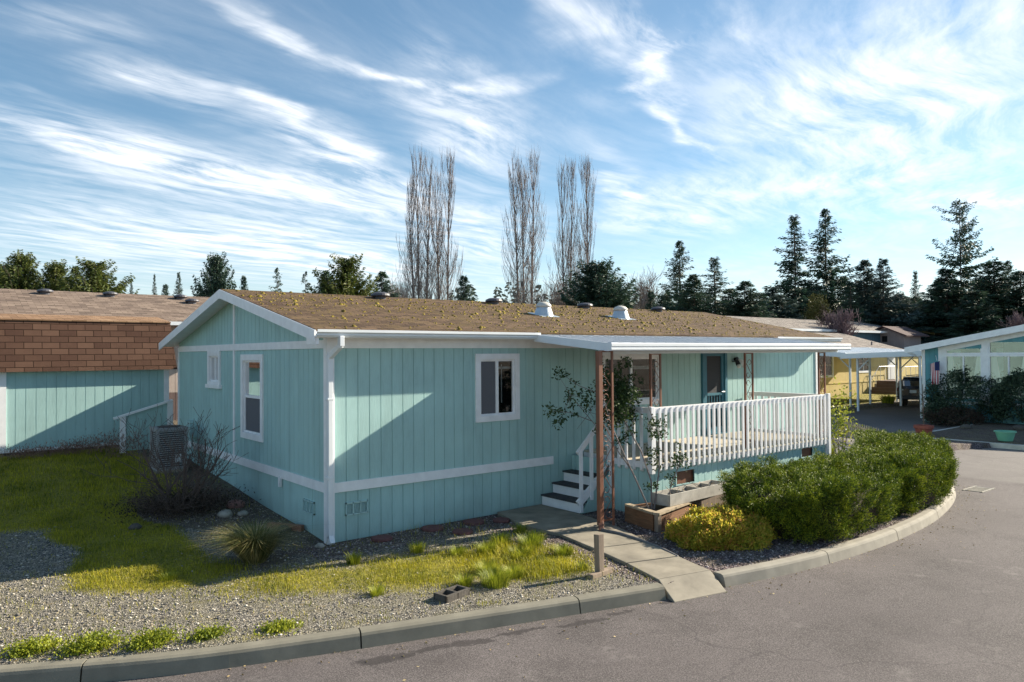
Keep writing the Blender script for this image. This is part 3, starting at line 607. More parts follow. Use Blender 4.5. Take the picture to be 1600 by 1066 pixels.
# ------------------------------------------------------------------ porch deck, rail, stairs
P=thing('porch','raised wooden porch with white slatted railing and teal skirting along the front of the house','porch',(5.1,-2.1,0))
po=(5.1,-2.1,0); DX0,DX1,DY=5.12,11.05,-2.02; DZ=.97
mb=MB(); wall(mb,(DX0,DY,0),FA,FN,DX1-DX0,-.1,.90,[(.68,1.2,.50,.74),(4.9,5.36,.60,.80)],sp=.2032); wall(mb,(DX0,0,0),(0,-1,0),(-1,0,0),-DY,-.1,.90,[]); mb.quad((DX1,DY,-.1),(DX1,0,-.1),(DX1,0,.9),(DX1,DY,.9)); mb.build('porch_skirting','teal',P,off=po)
mb=MB(); 
for (a,b,c,d) in ((.68,1.2,.50,.74),(4.9,5.36,.60,.80)):
    mb=MB(); O=(DX0,DY,0); obox(mb,O,FA,FN,a-.02,b+.02,c-.02,c+.005,-.0,.015); obox(mb,O,FA,FN,a-.02,b+.02,d-.005,d+.02,0,.015); obox(mb,O,FA,FN,a-.02,a+.005,c+.005,d-.005,0,.015); obox(mb,O,FA,FN,b-.005,b+.02,c+.005,d-.005,0,.015); mb.build('vent_frame','ventm',P,off=po)
for (a,b,c,d) in ((.68,1.2,.50,.74),(4.9,5.36,.60,.80)): MB().box(DX0+a,DX0+b,DY+.03,DY+.05,c,d).build('vent_screen','brown_metal',P,off=po)
mb=MB(); y=-.03
while y>DY+.02: mb.box(DX0 if y<-1.1 else 5.42,DX1,y-.132,y,DZ-.035,DZ); y-=.139
mb.build('deck_boards','deck',P,off=po)
mb=MB(); mb.box(DX0-.02,DX1,DY-.035,DY-.001,.86,DZ+.0); mb.box(DX0-.035,DX0-.001,DY-.035,-1.08,.86,DZ); mb.build('rim_board','rail_white',P,off=po)
def railing(a,b,z0,z1,nb,out,label):
    a=np.array(a);b=np.array(b);d=(b-a);L=np.hypot(*d[:2]);d=d/L; o=np.array(out)
    mb=MB(); mb.bar((*(a+o*-.02),z1-.05),(*(b+o*-.02),z1-.05),.045,.085); mb.bar((*(a+o*-.02),z0+.14),(*(b+o*-.02),z0+.14),.04,.06)
    mb.bar((*(a+o*-.045),z1-.005),(*(b+o*-.045),z1-.005),.10,.028)
    r=mb.build('railing','rail_white',P,label,po); first=None
    for i in range(nb):
        c=a+d*(L*i/(nb-1)); hw=.027; t=.030
        u=d*hw
        def pr(zz,off=0): return [(c[0]-u[0],c[1]-u[1],zz[0]),(c[0],c[1],zz[1]),(c[0]+u[0],c[1]+u[1],zz[2])]
        fr=[(c[0]-u[0],c[1]-u[1],z0+.0),(c[0]+u[0],c[1]+u[1],z0+.0),(c[0]+u[0],c[1]+u[1],z1-.035),(c[0],c[1],z1+.0),(c[0]-u[0],c[1]-u[1],z1-.035)]
        ins=[(x+o[0]*.0,y+o[1]*.0,z) for x,y,z in fr]; outp=[(x+o[0]*t,y+o[1]*t,z+(.03 if z<z0+.01 else 0)) for x,y,z in fr]
        m2=MB(); m2.prism(ins,outp)
        m2.build('baluster','rail_white',r,None,po)
railing((5.12,-2.085),(11.05,-2.085),.80,1.92,39,(0,-1),'long front railing of white slats')
railing((5.09,-2.03),(5.09,-1.12),.80,1.92,6,(-1,0),'short railing beside the steps')
railing((11.06,-2.0),(11.06,-.08),.86,1.92,12,(1,0),'side railing at the far end of the porch')
mb=MB(); 
for bb in ((5.03,5.12,-2.12,-2.03,.78,1.95),(11.02,11.12,-2.12,-2.03,.0,1.95),(5.04,5.13,-1.12,-1.03,.3,1.92)): MB().box(*bb).build('rail_post','rail_white',P,off=po,bevel=.006)
st=MB(); st.prism([(4.33,-1.04,.03),(5.45,-1.04,.03),(5.45,-1.04,.95),(5.12,-1.04,.95)],[(4.33,-1.08,.03),(5.45,-1.08,.03),(5.45,-1.08,.95),(5.12,-1.08,.95)]); 
S=st.build('stairs','teal',P,'white steps with dark treads rising to the porch',po)
for i in range(4):
    x=4.33+.28*i; z=.045+.195*(i+1)-.01
    mb=MB(); mb.box(x,x+.02,-1.04,-.01,z-.20,z-.03); mb.build('riser','white',S,None,po)
    mb=MB(); mb.box(x-.035,x+.285,-1.06,-.01,z-.03,z); mb.build('tread','tread',S,None,po,bevel=.004)
mb=MB(); mb.box(5.44,5.46,-1.04,-.01,.7,.93); mb.build('riser','white',S,None,po)
mb=MB(); mb.bar((4.27,-1.06,1.10),(5.10,-1.06,1.86),.045,.09); mb.bar((4.27,-1.06,.20),(5.16,-1.06,.86),.04,.14); hr=mb.build('handrail','rail_white',S,None,po)
for x in (4.31,4.57,4.83): 
    zt=1.10+(x-4.27)*.916; zb=.05+(x-4.3)*.74; mb=MB(); mb.box(x-.035,x+.035,-1.115,-1.085,zb,zt+.02); mb.build('stair_baluster','rail_white',S,None,po)
# ------------------------------------------------------------------ porch cover with lattice posts
Cv=thing('porch_cover','low white ribbed metal awning over the porch on brown ornamental posts','awning',(3.9,-2.2,0)); co=(3.9,-2.2,0)
cz=lambda y:3.225+(y+.33)*.095
mb=MB(); rb=MB(); x=3.92; 
while x<11.70:
    for (a,b,h) in ((x,x+.04,.012),(x+.04,x+.30,.0)):
        b=min(b,11.72); (rb if h else mb).prism([(a,-.34,cz(-.34)-.012),(b,-.34,cz(-.34)-.012),(b,-2.2,cz(-2.2)-.012),(a,-2.2,cz(-2.2)-.012)],[(a,-.34,cz(-.34)+h),(b,-.34,cz(-.34)+h),(b,-2.2,cz(-2.2)+h),(a,-2.2,cz(-2.2)+h)])
    x+=.30
M['pan']=simple('aged_metal_pan',(.12,.14,.18),.9,.35,1.3,spec=.05,metal=.0,bmp=.05,ms=(3,.5,1))
mb.build('cover_pan','pan',Cv,off=co); rb.build('cover_rib','white_metal',Cv,off=co)
pr=[(-2.19,2.93),(-2.27,2.93),(-2.285,2.95),(-2.285,2.975),(-2.27,2.99),(-2.29,3.01),(-2.29,3.05),(-2.275,3.065),(-2.19,3.065)]
mb=MB(); mb.prism([(3.88,y,z) for y,z in pr],[(11.76,y,z) for y,z in pr]); mb.build('cover_gutter','white_metal',Cv,off=co)
for x in (3.88,11.72): MB().prism([(x,-2.19,2.925),(x+.04,-2.19,2.925),(x+.04,-.33,3.12),(x,-.33,3.12)],[(x,-2.19,3.065),(x+.04,-2.19,3.065),(x+.04,-.33,3.25),(x,-.33,3.25)]).build('cover_side','white_metal',Cv,off=co)
mb=MB(); mb.box(3.95,11.7,-2.0,-1.92,2.88,2.975); mb.build('cover_beam','white_metal',Cv,off=co)
def scroll(mb,cx,z,h,y,w,flip):
    pts=[]
    for k in range(15):
        t=k/14; a=-.5*pi+t*1.75*pi; r=w*.36*(1-.62*t); pts.append((cx+flip*(r*cos(a)*1.0),y,z+h*.26-r*.9*sin(a)*-1*-1+r*0))
    mb.tube(pts,.007,4)
def post(x0,y,z0,z1,label):
    w=.27; mb=MB(); mb.box(x0-.0,x0+.036,y-.018,y+.018,z0,z1); mb.box(x0+w-.008,x0+w+.028,y-.014,y+.014,z0,z1); mb.box(x0+.028,x0+w,y-.012,y+.012,z1-.03,z1); mb.box(x0+.028,x0+w,y-.012,y+.012,z0+.12,z0+.15)
    o=mb.build('post','brown_metal',Cv,label,co); mb=MB(); cx=x0+w/2+.014; z=z0+.25; k=0
    while z<z1-.3:
        f=1 if k%2==0 else -1
        for s in (1,-1):
            pts=[]
            for q in range(13):
                t=q/12; a=t*1.6*pi; r=.075*(1-.6*t); pts.append((cx+f*s*(.02+.0)+f*s*(r*cos(a)-.05),y,z+.12*s+.09+ s*r*sin(a)*1.0))
            mb.tube(pts,.007,4)
        mb.tube([(cx-f*.09,y,z-.02),(cx-f*.02,y,z+.06),(cx+f*.02,y,z+.12),(cx+f*.09,y,z+.2)],.007,4)
        z+=.42; k+=1
    mb.build('scrollwork','brown_metal',o,None,co)
post(3.80,-2.10,.02,2.94,'brown lattice post reaching the ground beside the walk')
for x in (5.20,8.07,10.92): post(x,-1.95,DZ-.01,2.89,None)
mb=MB(); mb.box(3.70,3.79,-2.17,-2.09,.10,2.93); mb.bar((3.745,-2.13,.16),(3.66,-2.24,.03),.085,.06); mb.build('brown_downspout','brown_metal',Cv,off=co,bevel=.008)
M['acg2']=simple('dull_hose',(.16,.15,.15),.7,.2); mb=MB(); mb.tube([(3.66,-2.24,.06),(3.72,-2.6,.055),(3.66,-3.1,.05),(3.58,-3.5,.04),(3.42,-3.95,.03)],.024,8); o=mb.build('drain_hose','acg2',smooth=True); tag(o,'grey flexible drain hose lying along the edge of the concrete walk','hose')
# unseen rear roof, added to throw the diagonal shade on the shed wall
mb=MB(); mb.box(1.25,4.4,8.45,10.6,3.02,3.12); o=mb.build('rear_shade_cover','white_metal',H)
for x in (1.3,4.3):
    mb=MB(); mb.box(x,x+.08,10.5,10.58,.4,3.02); mb.build('shade_cover_post','white',o)
# ------------------------------------------------------------------ shed with mansard roof
sh=thing('shed','teal shed with a steep russet shingle mansard roof, left of the house','shed',(-3.4,9.9,.6)); so=(-3.4,9.9,.6)
SO=(-3.50,9.9,0)
mb=MB(); wall(mb,SO,FA,FN,3.60,.74,2.75,[],sp=.2032); wall(mb,(.10,9.9,0),GA,(1,0,0),3,.74,2.75,[]); wall(mb,(-3.5,12.9,0),(0,-1,0),GN,3,.74,2.75,[]); mb.quad((-3.5,12.9,.74),(.1,12.9,.74),(.1,12.9,2.75),(-3.5,12.9,2.75)); mb.build('wall','teal',sh,off=so)
mb=MB(); obox(mb,SO,FA,FN,0-.02,.13,.70,2.62,-.01,.025); obox(mb,SO,FA,FN,3.50,3.62,.70,2.62,-.01,.025); obox(mb,SO,FA,FN,.13,3.50,.70,.76,-.01,.024); mb.build('corner_board','white',sh,off=so)
mb=MB(); x0,x1=-3.66,.28
mb.prism([(x0,9.72,2.56),(x1,9.72,2.56),(x1,9.80,2.56),(x0,9.80,2.56)],[(x0,10.00,3.76),(x1-.10,10.00,3.76),(x1-.10,10.08,3.76),(x0,10.08,3.76)])
mb.quad((x1,9.74,2.57),(x1,13.1,2.57),(x1-.1,12.8,3.76),(x1-.1,10.02,3.76)); mb.quad((x0,9.74,2.57),(x0,10.02,3.76),(x0,12.8,3.76),(x0,13.1,2.57)); mb.quad((x0,13.1,2.57),(x0,12.8,3.76),(x1-.1,12.8,3.76),(x1,13.1,2.57))
mb.build('mansard','shed_shingle',sh,off=so)
mb=MB(); mb.prism([(x0,9.97,3.762),(x1-.09,9.97,3.762),(x1-.09,12.8,3.762),(x0,12.8,3.762)],[(x0,9.97,3.79),(x1-.09,9.97,3.79),(x1-.09,11.4,3.98),(x0,11.4,3.98)]); M['ridge_shingle']=shingles('tan_cap_shingles',[(.16,.09,.05),(.28,.17,.10),(.40,.26,.16)],'xy',.3,.13); mb.build('top_roof','ridge_shingle',sh,off=so)
mb=MB(); mb.box(x0,x1-.02,9.80,12.9,2.565,2.60); mb.build('soffit','white',sh,off=so)
for x in (-3.4,-1.8,-.1): MB().box(x,x+.4,9.95,10.15,.45,.735).build('foundation_block','block',sh,off=so)
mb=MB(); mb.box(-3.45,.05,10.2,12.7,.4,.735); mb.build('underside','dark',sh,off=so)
# side enclosure of steps beside the shed
sr=thing('step_enclosure','teal boarded side of low steps with a sloping white rail, at the shed corner','steps',(-.6,9.2,.55)); ro=(-.6,9.2,.55)
zt=lambda s:1.44+(s)*.30
mb=MB(); wall(mb,(-1.12,9.15,0),FA,FN,1.12,.62,lambda s:zt(s)-.02,[]); wall(mb,(0,9.15,0),GA,(1,0,0),.7,.62,1.74,[]); mb.build('side_panel','teal',sr,off=ro)
mb=MB(); mb.bar((-1.30,9.13,1.41),(.02,9.13,1.80),.10,.05); mb.box(-1.16,-1.04,9.10,9.16,.55,1.45); mb.box(-.10,.03,9.10,9.16,.55,1.76); mb.build('rail','white',sr,off=ro)
# air conditioner
ac=thing('air_conditioner','grey louvred air-conditioning unit standing against the gable wall behind the bare shrub','air conditioner',(-.68,6.6,.42)); ao=(-.68,6.6,.42)
mb=MB(); mb.box(-1.0,-.36,6.3,6.96,.38,.46); mb.build('pad','concrete',ac,off=ao)
M['acg']=simple('ac_grey',(.27,.28,.29),.5,.1); mb=MB()
for (x,y) in ((-.98,6.32),(-.42,6.32),(-.98,6.90),(-.42,6.90)): mb.box(x,x+.05,y,y+.05,.46,1.30)
mb.box(-.99,-.36,6.31,6.96,1.30,1.36); mb.box(-.99,-.36,6.31,6.96,.46,.52); cb=mb.build('cabinet','acg',ac,off=ao)
mb=MB(); z=.55
while z<1.28: mb.box(-.985,-.37,6.315,6.33,z,z+.022); mb.box(-.985,-.97,6.33,6.95,z,z+.022); z+=.045
mb.build('louvre','acg',ac,off=ao); mb=MB(); mb.box(-.94,-.42,6.37,6.90,.5,1.3); mb.build('coil','black',ac,off=ao)
mb=MB(); mb.lathe([(.22,.0),(.24,.012),(.2,.02)],(-.67,6.63,1.36),18); mb.build('fan_guard','black',ac,off=ao)
mb=MB(); mb.box(-.62,-.50,6.30,6.314,.62,.78); mb.build('data_plate','plate',ac,off=ao)
mb=MB(); mb.box(-.14,0,6.95,7.3,1.05,1.42); mb.tube([(-.08,7.0,1.1),(-.10,6.98,.7),(-.35,6.8,.6)],.02); o=mb.build('utility_box','ventm'); tag(o,'small grey-green utility box and pipe on the gable wall beside the air conditioner','utility box')
# ------------------------------------------------------------------ neighbour behind shed
nb=thing('house','long low house with grey-brown shingle roof and pinkish tan wall, far left behind the shed','house',(-6,14.3,.9)); no=(-6,14.3,.9)
mb=MB(); wall(mb,(-22,14.4,0),FA,FN,26,1.75,4.1,[],sp=.4); mb.build('wall','tan_wall',nb,off=no)
mb=MB(); wall(mb,(-22,14.38,0),FA,FN,26,.5,1.75,[],sp=.4); mb.quad((4,14.4,.5),(4,21.6,.5),(4,21.6,4.1),(4,14.4,4.1)); mb.build('skirting','brown_skirt',nb,off=no)
mb=MB(); slabroof(mb,-24,4.4,13.75,4.0,17.9,5.1,.08); slabroof(mb,-24,4.4,22.0,4.0,17.9,5.1,.08); mb.build('roof','neigh_roof',nb,off=no)
mb=MB(); mb.box(-24,4.4,13.66,13.76,3.86,3.97); mb.build('gutter','white_metal',nb,off=no)
for px_,py_ in ((70,456),(172,460),(282,465),(300,469)):
    D_=0
    y=17.3 if px_<290 else 16.6; t=(y-CAM[1]); r=FX+RX*((px_-800)/1150); k=(y-CAM[1])/r[1]; x=CAM[0]+r[0]*k; z=5.1-(17.9-y)*.265
    mb=MB(); mb.lathe([(.14,-.05),(.14,.05)],(x,y,z),12); mb.lathe([(.20,.05),(.24,.07),(.22,.12),(.1,.16),(.01,.165)],(x,y,z),16); mb.build('roof_vent','vent',nb,off=no)
# ------------------------------------------------------------------ right-hand neighbour with sunroom windows
rh=thing('house','deep teal house with white raked roof edge and tall sunroom windows, at the right edge','house',(28.4,3,0)); rho=(28.4,3,0)
RO=(28.4,3.0,0);RA=(0,-1,0);RN=(-1,0,0)
rz=lambda s: 3.0+ (s+.0)*.198
holes=[(.92,2.28,.95,2.66),(2.52,3.9,.95,2.66),(4.1,5.4,.95,2.66)]
def cleft(s0,s1): return (s0,s1,2.80,rz(s0)-.26)
mb=MB(); wall(mb,RO,RA,RN,9.0,-.1,lambda s: rz(s)-.02 if s<4.6 else rz(9.2-s)-.02,holes+[(.92,2.28,2.76,2.98),(2.52,3.9,2.76,3.22),(4.1,5.4,2.76,3.3)],sp=.2032,extra=(4.6,)); mb.quad((28.4,3.0,-.1),(48,3.0,-.1),(48,3.0,3),(28.4,3.0,3)); mb.build('wall','rteal',rh,off=rho)
mb=MB(); B=lambda *a,**k: obox(mb,RO,RA,RN,*a)
B(0,.13,-.05,2.95,-.01,.03); B(.13,.62,.70,.82,-.01,.025); B(.62,9,.70,.82,-.01,.022)
for a,b in ((.66,.92),(2.28,2.52),(3.9,4.1),(5.4,5.6)): B(a,b,.82,rz(a)-.10,-.01,.032)
B(.92,5.4,2.66,2.78,-.01,.028)
mb.prism([P3(RO,RA,RN,.66,rz(.66)-.30,-.01),P3(RO,RA,RN,4.4,rz(4.4)-.30,-.01),P3(RO,RA,RN,4.4,rz(4.4)-.10,-.01),P3(RO,RA,RN,.66,rz(.66)-.10,-.01)],[P3(RO,RA,RN,.66,rz(.66)-.30,.027),P3(RO,RA,RN,4.4,rz(4.4)-.30,.027),P3(RO,RA,RN,4.4,rz(4.4)-.10,.027),P3(RO,RA,RN,.66,rz(.66)-.10,.027)])
mb.build('trim','white',rh,off=rho)
def pane(par,s0,s1,z0,z1a,z1b,off,O=RO,A=RA,Nn=RN,mull=True,cur=True):
    f=MB(); t=.05
    obox(f,O,A,Nn,s0,s0+t,z0,z1a,-.06,.012); obox(f,O,A,Nn,s1-t,s1,z0,z1b,-.06,.012); obox(f,O,A,Nn,s0+t,s1-t,z0,z0+t,-.06,.012)
    if mull: obox(f,O,A,Nn,(s0+s1)/2-.03,(s0+s1)/2+.03,z0,min(z1a,z1b),-.05,.0)
    w=f.build('window','white',par,None,off); p=MB(); p.quad(P3(O,A,Nn,s0,z0,-.03),P3(O,A,Nn,s1,z0,-.03),P3(O,A,Nn,s1,z1b,-.03),P3(O,A,Nn,s0,z1a,-.03)); p.build('pane','glass_bright',w,None,off)
    k=MB(); k.quad(P3(O,A,Nn,s0,z0,-1.6),P3(O,A,Nn,s1,z0,-1.6),P3(O,A,Nn,s1,z1b,-1.6),P3(O,A,Nn,s0,z1a,-1.6)); k.build('room','dark',w,None,off)
    if cur:
        c=MB(); 
        for a,b,s in ((s0+.03,s0+.5,1),(s1-.5,s1-.03,-1)):
            e=[a,b][s<0]
            c.poly([P3(O,A,Nn,a,z0,-.15),P3(O,A,Nn,b if s>0 else b,z0,-.15),P3(O,A,Nn,b if s<0 else a+.2,z1b,-.15),P3(O,A,Nn,a if s>0 else b-.2,z1a,-.15)])
        c.build('curtain','curtain_w',w,None,off)
for h in holes: pane(rh,h[0],h[1],h[2],h[3],h[3],rho)
for (a,b,z) in ((.92,2.28,2.98),(2.52,3.9,3.22),(4.1,5.4,3.3)): pane(rh,a,b,2.76,z,z,rho,mull=False,cur=False)
mb=MB()
for (ya,yb,f) in ((3.5,-1.6,0),(-6.7,-1.6,0)):
    za,zb=3.02-.07,3.02+4.6*.198-.0
    mb.prism([(28.0,ya,za-.0),(48,ya,za),(48,yb,zb),(28.0,yb,zb)],[(28.0,ya,za+.08),(48,ya,za+.08),(48,yb,zb+.08),(28.0,yb,zb+.08)])
mb.build('roof','grey_roof',rh,off=rho)
mb=MB()
for (ya,yb) in ((3.52,-1.6),(-6.7,-1.6)):
    za,zb=2.96,3.93
    mb.prism([(27.95,ya,za-.16),(28.0,ya,za-.16),(28.0,yb,zb-.16),(27.95,yb,zb-.16)],[(27.95,ya,za+.09),(28.0,ya,za+.09),(28.0,yb,zb+.09),(27.95,yb,zb+.09)])
mb.build('rake_board','white',rh,off=rho)
mb=MB(); mb.tube([(28.0,3.5,2.9),(28.05,3.3,2.8),(28.33,3.05,2.62),(28.33,3.03,.05)],.045,8); mb.build('downspout','white_metal',rh,off=rho)
# flag
def flagmat():
    m,nt,b,o=newmat('striped_flag'); v=obco(nt); s=N(nt,'ShaderNodeSeparateXYZ'); nt.links.new(v,s.inputs[0])
    st=math_(nt,'GREATER_THAN',math_(nt,'FRACT',math_(nt,'MULTIPLY',s.outputs[1],15.0)),.5)
    c=mix(nt,st,(.5,.03,.05),(.75,.72,.72)); k=math_(nt,'MULTIPLY',math_(nt,'GREATER_THAN',s.outputs[2],-.42),math_(nt,'LESS_THAN',s.outputs[1],-.02))
    nt.links.new(mix(nt,k,c,(.02,.03,.12)),b.inputs['Base Color']); b.inputs['Roughness'].default_value=.8; return m
M['flag']=flagmat()
fl=thing('flag','small red white and blue striped flag hanging on the deep teal wall','flag',(28.2,2.35,2.5))
mb=MB(); mb.tube([(.2,.1,.2),(-.25,-.12,.0)],.012,6); mb.build('flagpole','white_metal',fl)
V=[];Fc=[]; nu,nv=13,8
for j in range(nv):
    for i in range(nu):
        t=i/(nu-1); r=j/(nv-1); V.append((-.18+.05*sin(t*9+r*2),-.2+.36*t*(1-.25*r)+.05*r,-.02-.98*r-.12*t*(1-r)))
for j in range(nv-1):
    for i in range(nu-1): a=j*nu+i; Fc.append((a,a+1,a+nu+1,a+nu))
m_=MB(); m_.v=V; m_.f=Fc; m_.build('cloth','flag',fl,smooth=True)
# terracotta pot and mint tub
mb=MB(); pp=spot(1441,25.2); pp=(pp[0],pp[1],-.12); mb.lathe([(.20,.0),(.27,.36),(.31,.38),(.31,.48),(.27,.48),(.25,.40)],pp,20); pot=thing('flower_pot','large terracotta pot with a bare stem, at the corner of the deep teal house','flower pot',pp); mb.build('pot','terracotta',pot,off=pp)
mb=MB(); mb.tube([(pp[0],pp[1],.4),(pp[0]+.03,pp[1]+.02,1.0),(pp[0]-.02,pp[1],1.75)],[.025,.018,.008]); 
for k in range(14): a=random.uniform(0,6.28); z=random.uniform(.6,1.5); mb.tube([(pp[0],pp[1],z),(pp[0]+.25*cos(a),pp[1]+.25*sin(a),z+.25)],[.008,.003],3)
mb.build('stem','twig',pot,off=pp)
tp=spot(1568,23.4); tp=(tp[0],tp[1],0.03); mb=MB(); mb.lathe([(.20,.0),(.23,.1),(.27,.26),(.31,.27),(.31,.31),(.28,.31),(.26,.25),(.05,.23)],tp,24); o=mb.build('plant_tub','green_tub',smooth=False); tag(o,'round mint green plastic tub in the dark bed below the sunroom windows','tub')
# ------------------------------------------------------------------ yellow house, awnings, blue house
yh=thing('house','pale yellow house with grey roof behind the carport','house',(40,13.6,0)); yo=(40,13.6,0)
YO=(33,13.6,0); YH=[(5.9,8.05,1.25,2.85),(11.3,13.0,1.45,2.7)]
mb=MB(); wall(mb,YO,FA,FN,29,-.1,2.95,[inn((a,b,c,d)) for a,b,c,d in YH],sp=0); mb.quad((62,13.6,0),(62,21.8,0),(62,21.8,3),(62,13.6,3)); mb.quad((33,13.6,0),(33,13.6,3),(33,21.8,3),(33,21.8,0)); mb.build('wall','yellow',yh,off=yo)
mb=MB(); obox(mb,YO,FA,FN,0,29,.82,.90,-.01,.03); mb.build('band','yellow',yh,off=yo)
for i,(a,b,c,d) in enumerate(YH): window(yh,YO,FA,FN,a,b,c,d,yo,.12,'grid')
mb=MB(); slabroof(mb,31,50.6,13.1,2.98,17.9,4.32,.1); mb.box(50.7,62.3,13.3,21.8,2.96,3.06); slabroof(mb,31,50.6,22.6,2.98,17.9,4.32,.1); mb.build('roof','grey_roof',yh,off=yo)
mb=MB(); mb.box(31,50.6,13.0,13.1,2.85,3.0); mb.build('gutter','white_metal',yh,off=yo)
mb=MB(); obox(mb,YO,FA,FN,15.6,16.7,.9,2.85,-.01,.05); mb.build('door','curtain_w',yh,off=yo)
for x,y,z in ((43,15.4,3.65),(48,14.4,3.35)): mb=MB(); mb.lathe([(.05,-.1),(.05,.25)],(x,y,z),8); mb.build('vent_pipe','vent',yh,off=yo)
ys=thing('steps','brown wooden steps with white metal rails leading up to the yellow house','steps',(47.5,12.2,0)); yso=(47.5,12.2,0)
mb=MB()
for k in range(4): mb.box(45.6+.3*k,45.9+.3*k if k<3 else 49.5,11.6,13.4,0,.22*(k+1))
mb.build('treads','brown_skirt',ys,off=yso)
mb=MB()
for y in (11.6,13.3):
    mb.tube([(45.5,y,.95),(46.7,y,1.85),(49.4,y,1.85)],.018,6)
    for x,z in ((45.5,.95),(46.2,1.45),(46.9,1.85),(47.6,1.85),(48.4,1.85),(49.4,1.85)): mb.tube([(x,y,0.1),(x,y,z)],.015,6)
mb.build('handrail','white_metal',ys,off=yso)
# carport roofs
def awning(name,label,x0,x1,ya,za,yb,zb,posts):
    t=thing(name,label,'carport',(x0,(ya+yb)/2,0)); o_=(x0,(ya+yb)/2,0); mb=MB(); x=x0
    while x<x1:
        for a,b,h in ((x,x+.06,.05),(x+.06,x+.40,0)):
            mb.prism([(a,ya,za-.03),(b,ya,za-.03),(b,yb,zb-.03),(a,yb,zb-.03)],[(a,ya,za+h),(b,ya,za+h),(b,yb,zb+h),(a,yb,zb+h)])
        x+=.40
    mb.build('roof_panel','white_metal',t,off=o_)
    mb=MB(); mb.prism([(x0-.04,ya,za-.18),(x0,ya,za-.18),(x0,yb,zb-.18),(x0-.04,yb,zb-.18)],[(x0-.04,ya,za+.06),(x0,ya,za+.06),(x0,yb,zb+.06),(x0-.04,yb,zb+.06)])
    mb.prism([(x0,yb-.08,zb-.15),(x1,yb-.08,zb-.15),(x1,yb,zb-.15),(x0,yb,zb-.15)],[(x0,yb-.08,zb+.05),(x1,yb-.08,zb+.05),(x1,yb,zb+.05),(x0,yb,zb+.05)]); mb.build('edge_trim','white_metal',t,off=o_)
    for (x,y,br) in posts:
        mb=MB(); zt_=za+(zb-za)*(y-ya)/(yb-ya)-.03; mb.box(x-.045,x+.045,y-.045,y+.045,-.05,zt_)
        mb.bar((x,y,zt_-.75),(x,y+br*.7,zt_-.08),.05,.05,(1,0,0)); mb.build('post','white_metal',t,off=o_)
awning('carport','white metal awning on white posts along the yellow house',31.9,44.5,12.99,3.12,8.2,2.78,[(33.0,8.44,1),(35.58,8.64,1),(38.5,8.5,1),(41.7,8.6,1)])
awning('carport','white metal carport roof between the deep teal house and the parked car',30.6,43,3.55,2.86,7.7,2.72,[(31.19,7.15,-1),(36.2,7.3,-1),(40.7,7.4,-1)])
# background blue house with boarded porch gable
a=spot(1408,66); bx,by=a[0],a[1]
bh=thing('house','slate blue house with grey roof and boarded gable porch, beyond the carport','house',(bx,by,1)); bo=(bx,by,1)
BO=(bx-22,by,0); mb=MB(); wall(mb,BO,FA,FN,22,.0,4.6,[(18.9,20.7,2.9,3.9)],sp=.4); mb.poly([(bx,by,0),(bx,by+8,0),(bx,by+8,4.6),(bx,by+4,5.6),(bx,by,4.6)]); mb.build('wall','slate',bh,off=bo)
window(bh,BO,FA,FN,18.8,20.8,2.8,4.0,bo,.12,'slide')
mb=MB(); slabroof(mb,bx-22,bx+.6,by-.5,4.62,by+4,5.7,.12); slabroof(mb,bx-22,bx+.6,by+8.5,4.62,by+4,5.7,.12); mb.build('roof','grey_roof',bh,off=bo)
mb=MB(); mb.box(bx-22,bx+.6,by-.6,by-.5,4.45,4.62); mb.tube([(bx-.6,by-.6,4.5),(bx-.3,by-.1,4.2),(bx-.3,by-.1,1)],.07,6); mb.build('gutter','white_metal',bh,off=bo)
# porch gable
q=spot(1413,62); gx,gy=q[0],q[1]; mb=MB(); 
gp=thing('porch_gable','grey boarded porch with dark red-brown gable roof against the slate blue house','shed',(gx,gy,0)); go=(gx,gy,0)
wall(mb,(gx,gy+3.2,0),(0,-1,0),(-1,0,0),3.2,0,lambda s:4.3+(s if s<1.6 else 3.2-s)*.42,[(1.35,1.8,3.7,4.2)],sp=.25,extra=(1.6,)); wall(mb,(gx,gy,0),FA,FN,3.2,0,4.3,[],sp=.25); mb.build('wall','greywood',gp,off=go)
mb=MB(); mb.box(gx+.3,gx+.35,gy+1.3,gy+1.95,3.6,4.3); mb.build('opening','dark',gp,off=go)
mb=MB(); 
for (ya,yb) in ((gy-.4,gy+1.6),(gy+3.6,gy+1.6)):
    mb.prism([(gx-.5,ya,4.13),(gx+4,ya,4.13),(gx+4,yb,4.97),(gx-.5,yb,4.97)],[(gx-.5,ya,4.23),(gx+4,ya,4.23),(gx+4,yb,5.07),(gx-.5,yb,5.07)])
M['redroof']=simple('dark_red_roof',(.07,.04,.04),.9,.3); mb.build('roof','redroof',gp,off=go)
q=spot(1470,74); hx,hy=q[0],q[1]; mh=thing('house','far house with low mossy golden-brown roof beyond the deep teal house','house',(hx,hy,0)); mo=(hx,hy,0)
mb=MB(); slabroof(mb,hx-4,hx+22,hy-1,4.6,hy+4,5.8,.15); mb.build('roof','moss_roof',mh,off=mo); mb=MB(); mb.box(hx-3,hx+21,hy,hy+8,0,4.6); mb.build('wall','tan_wall',mh,off=mo)
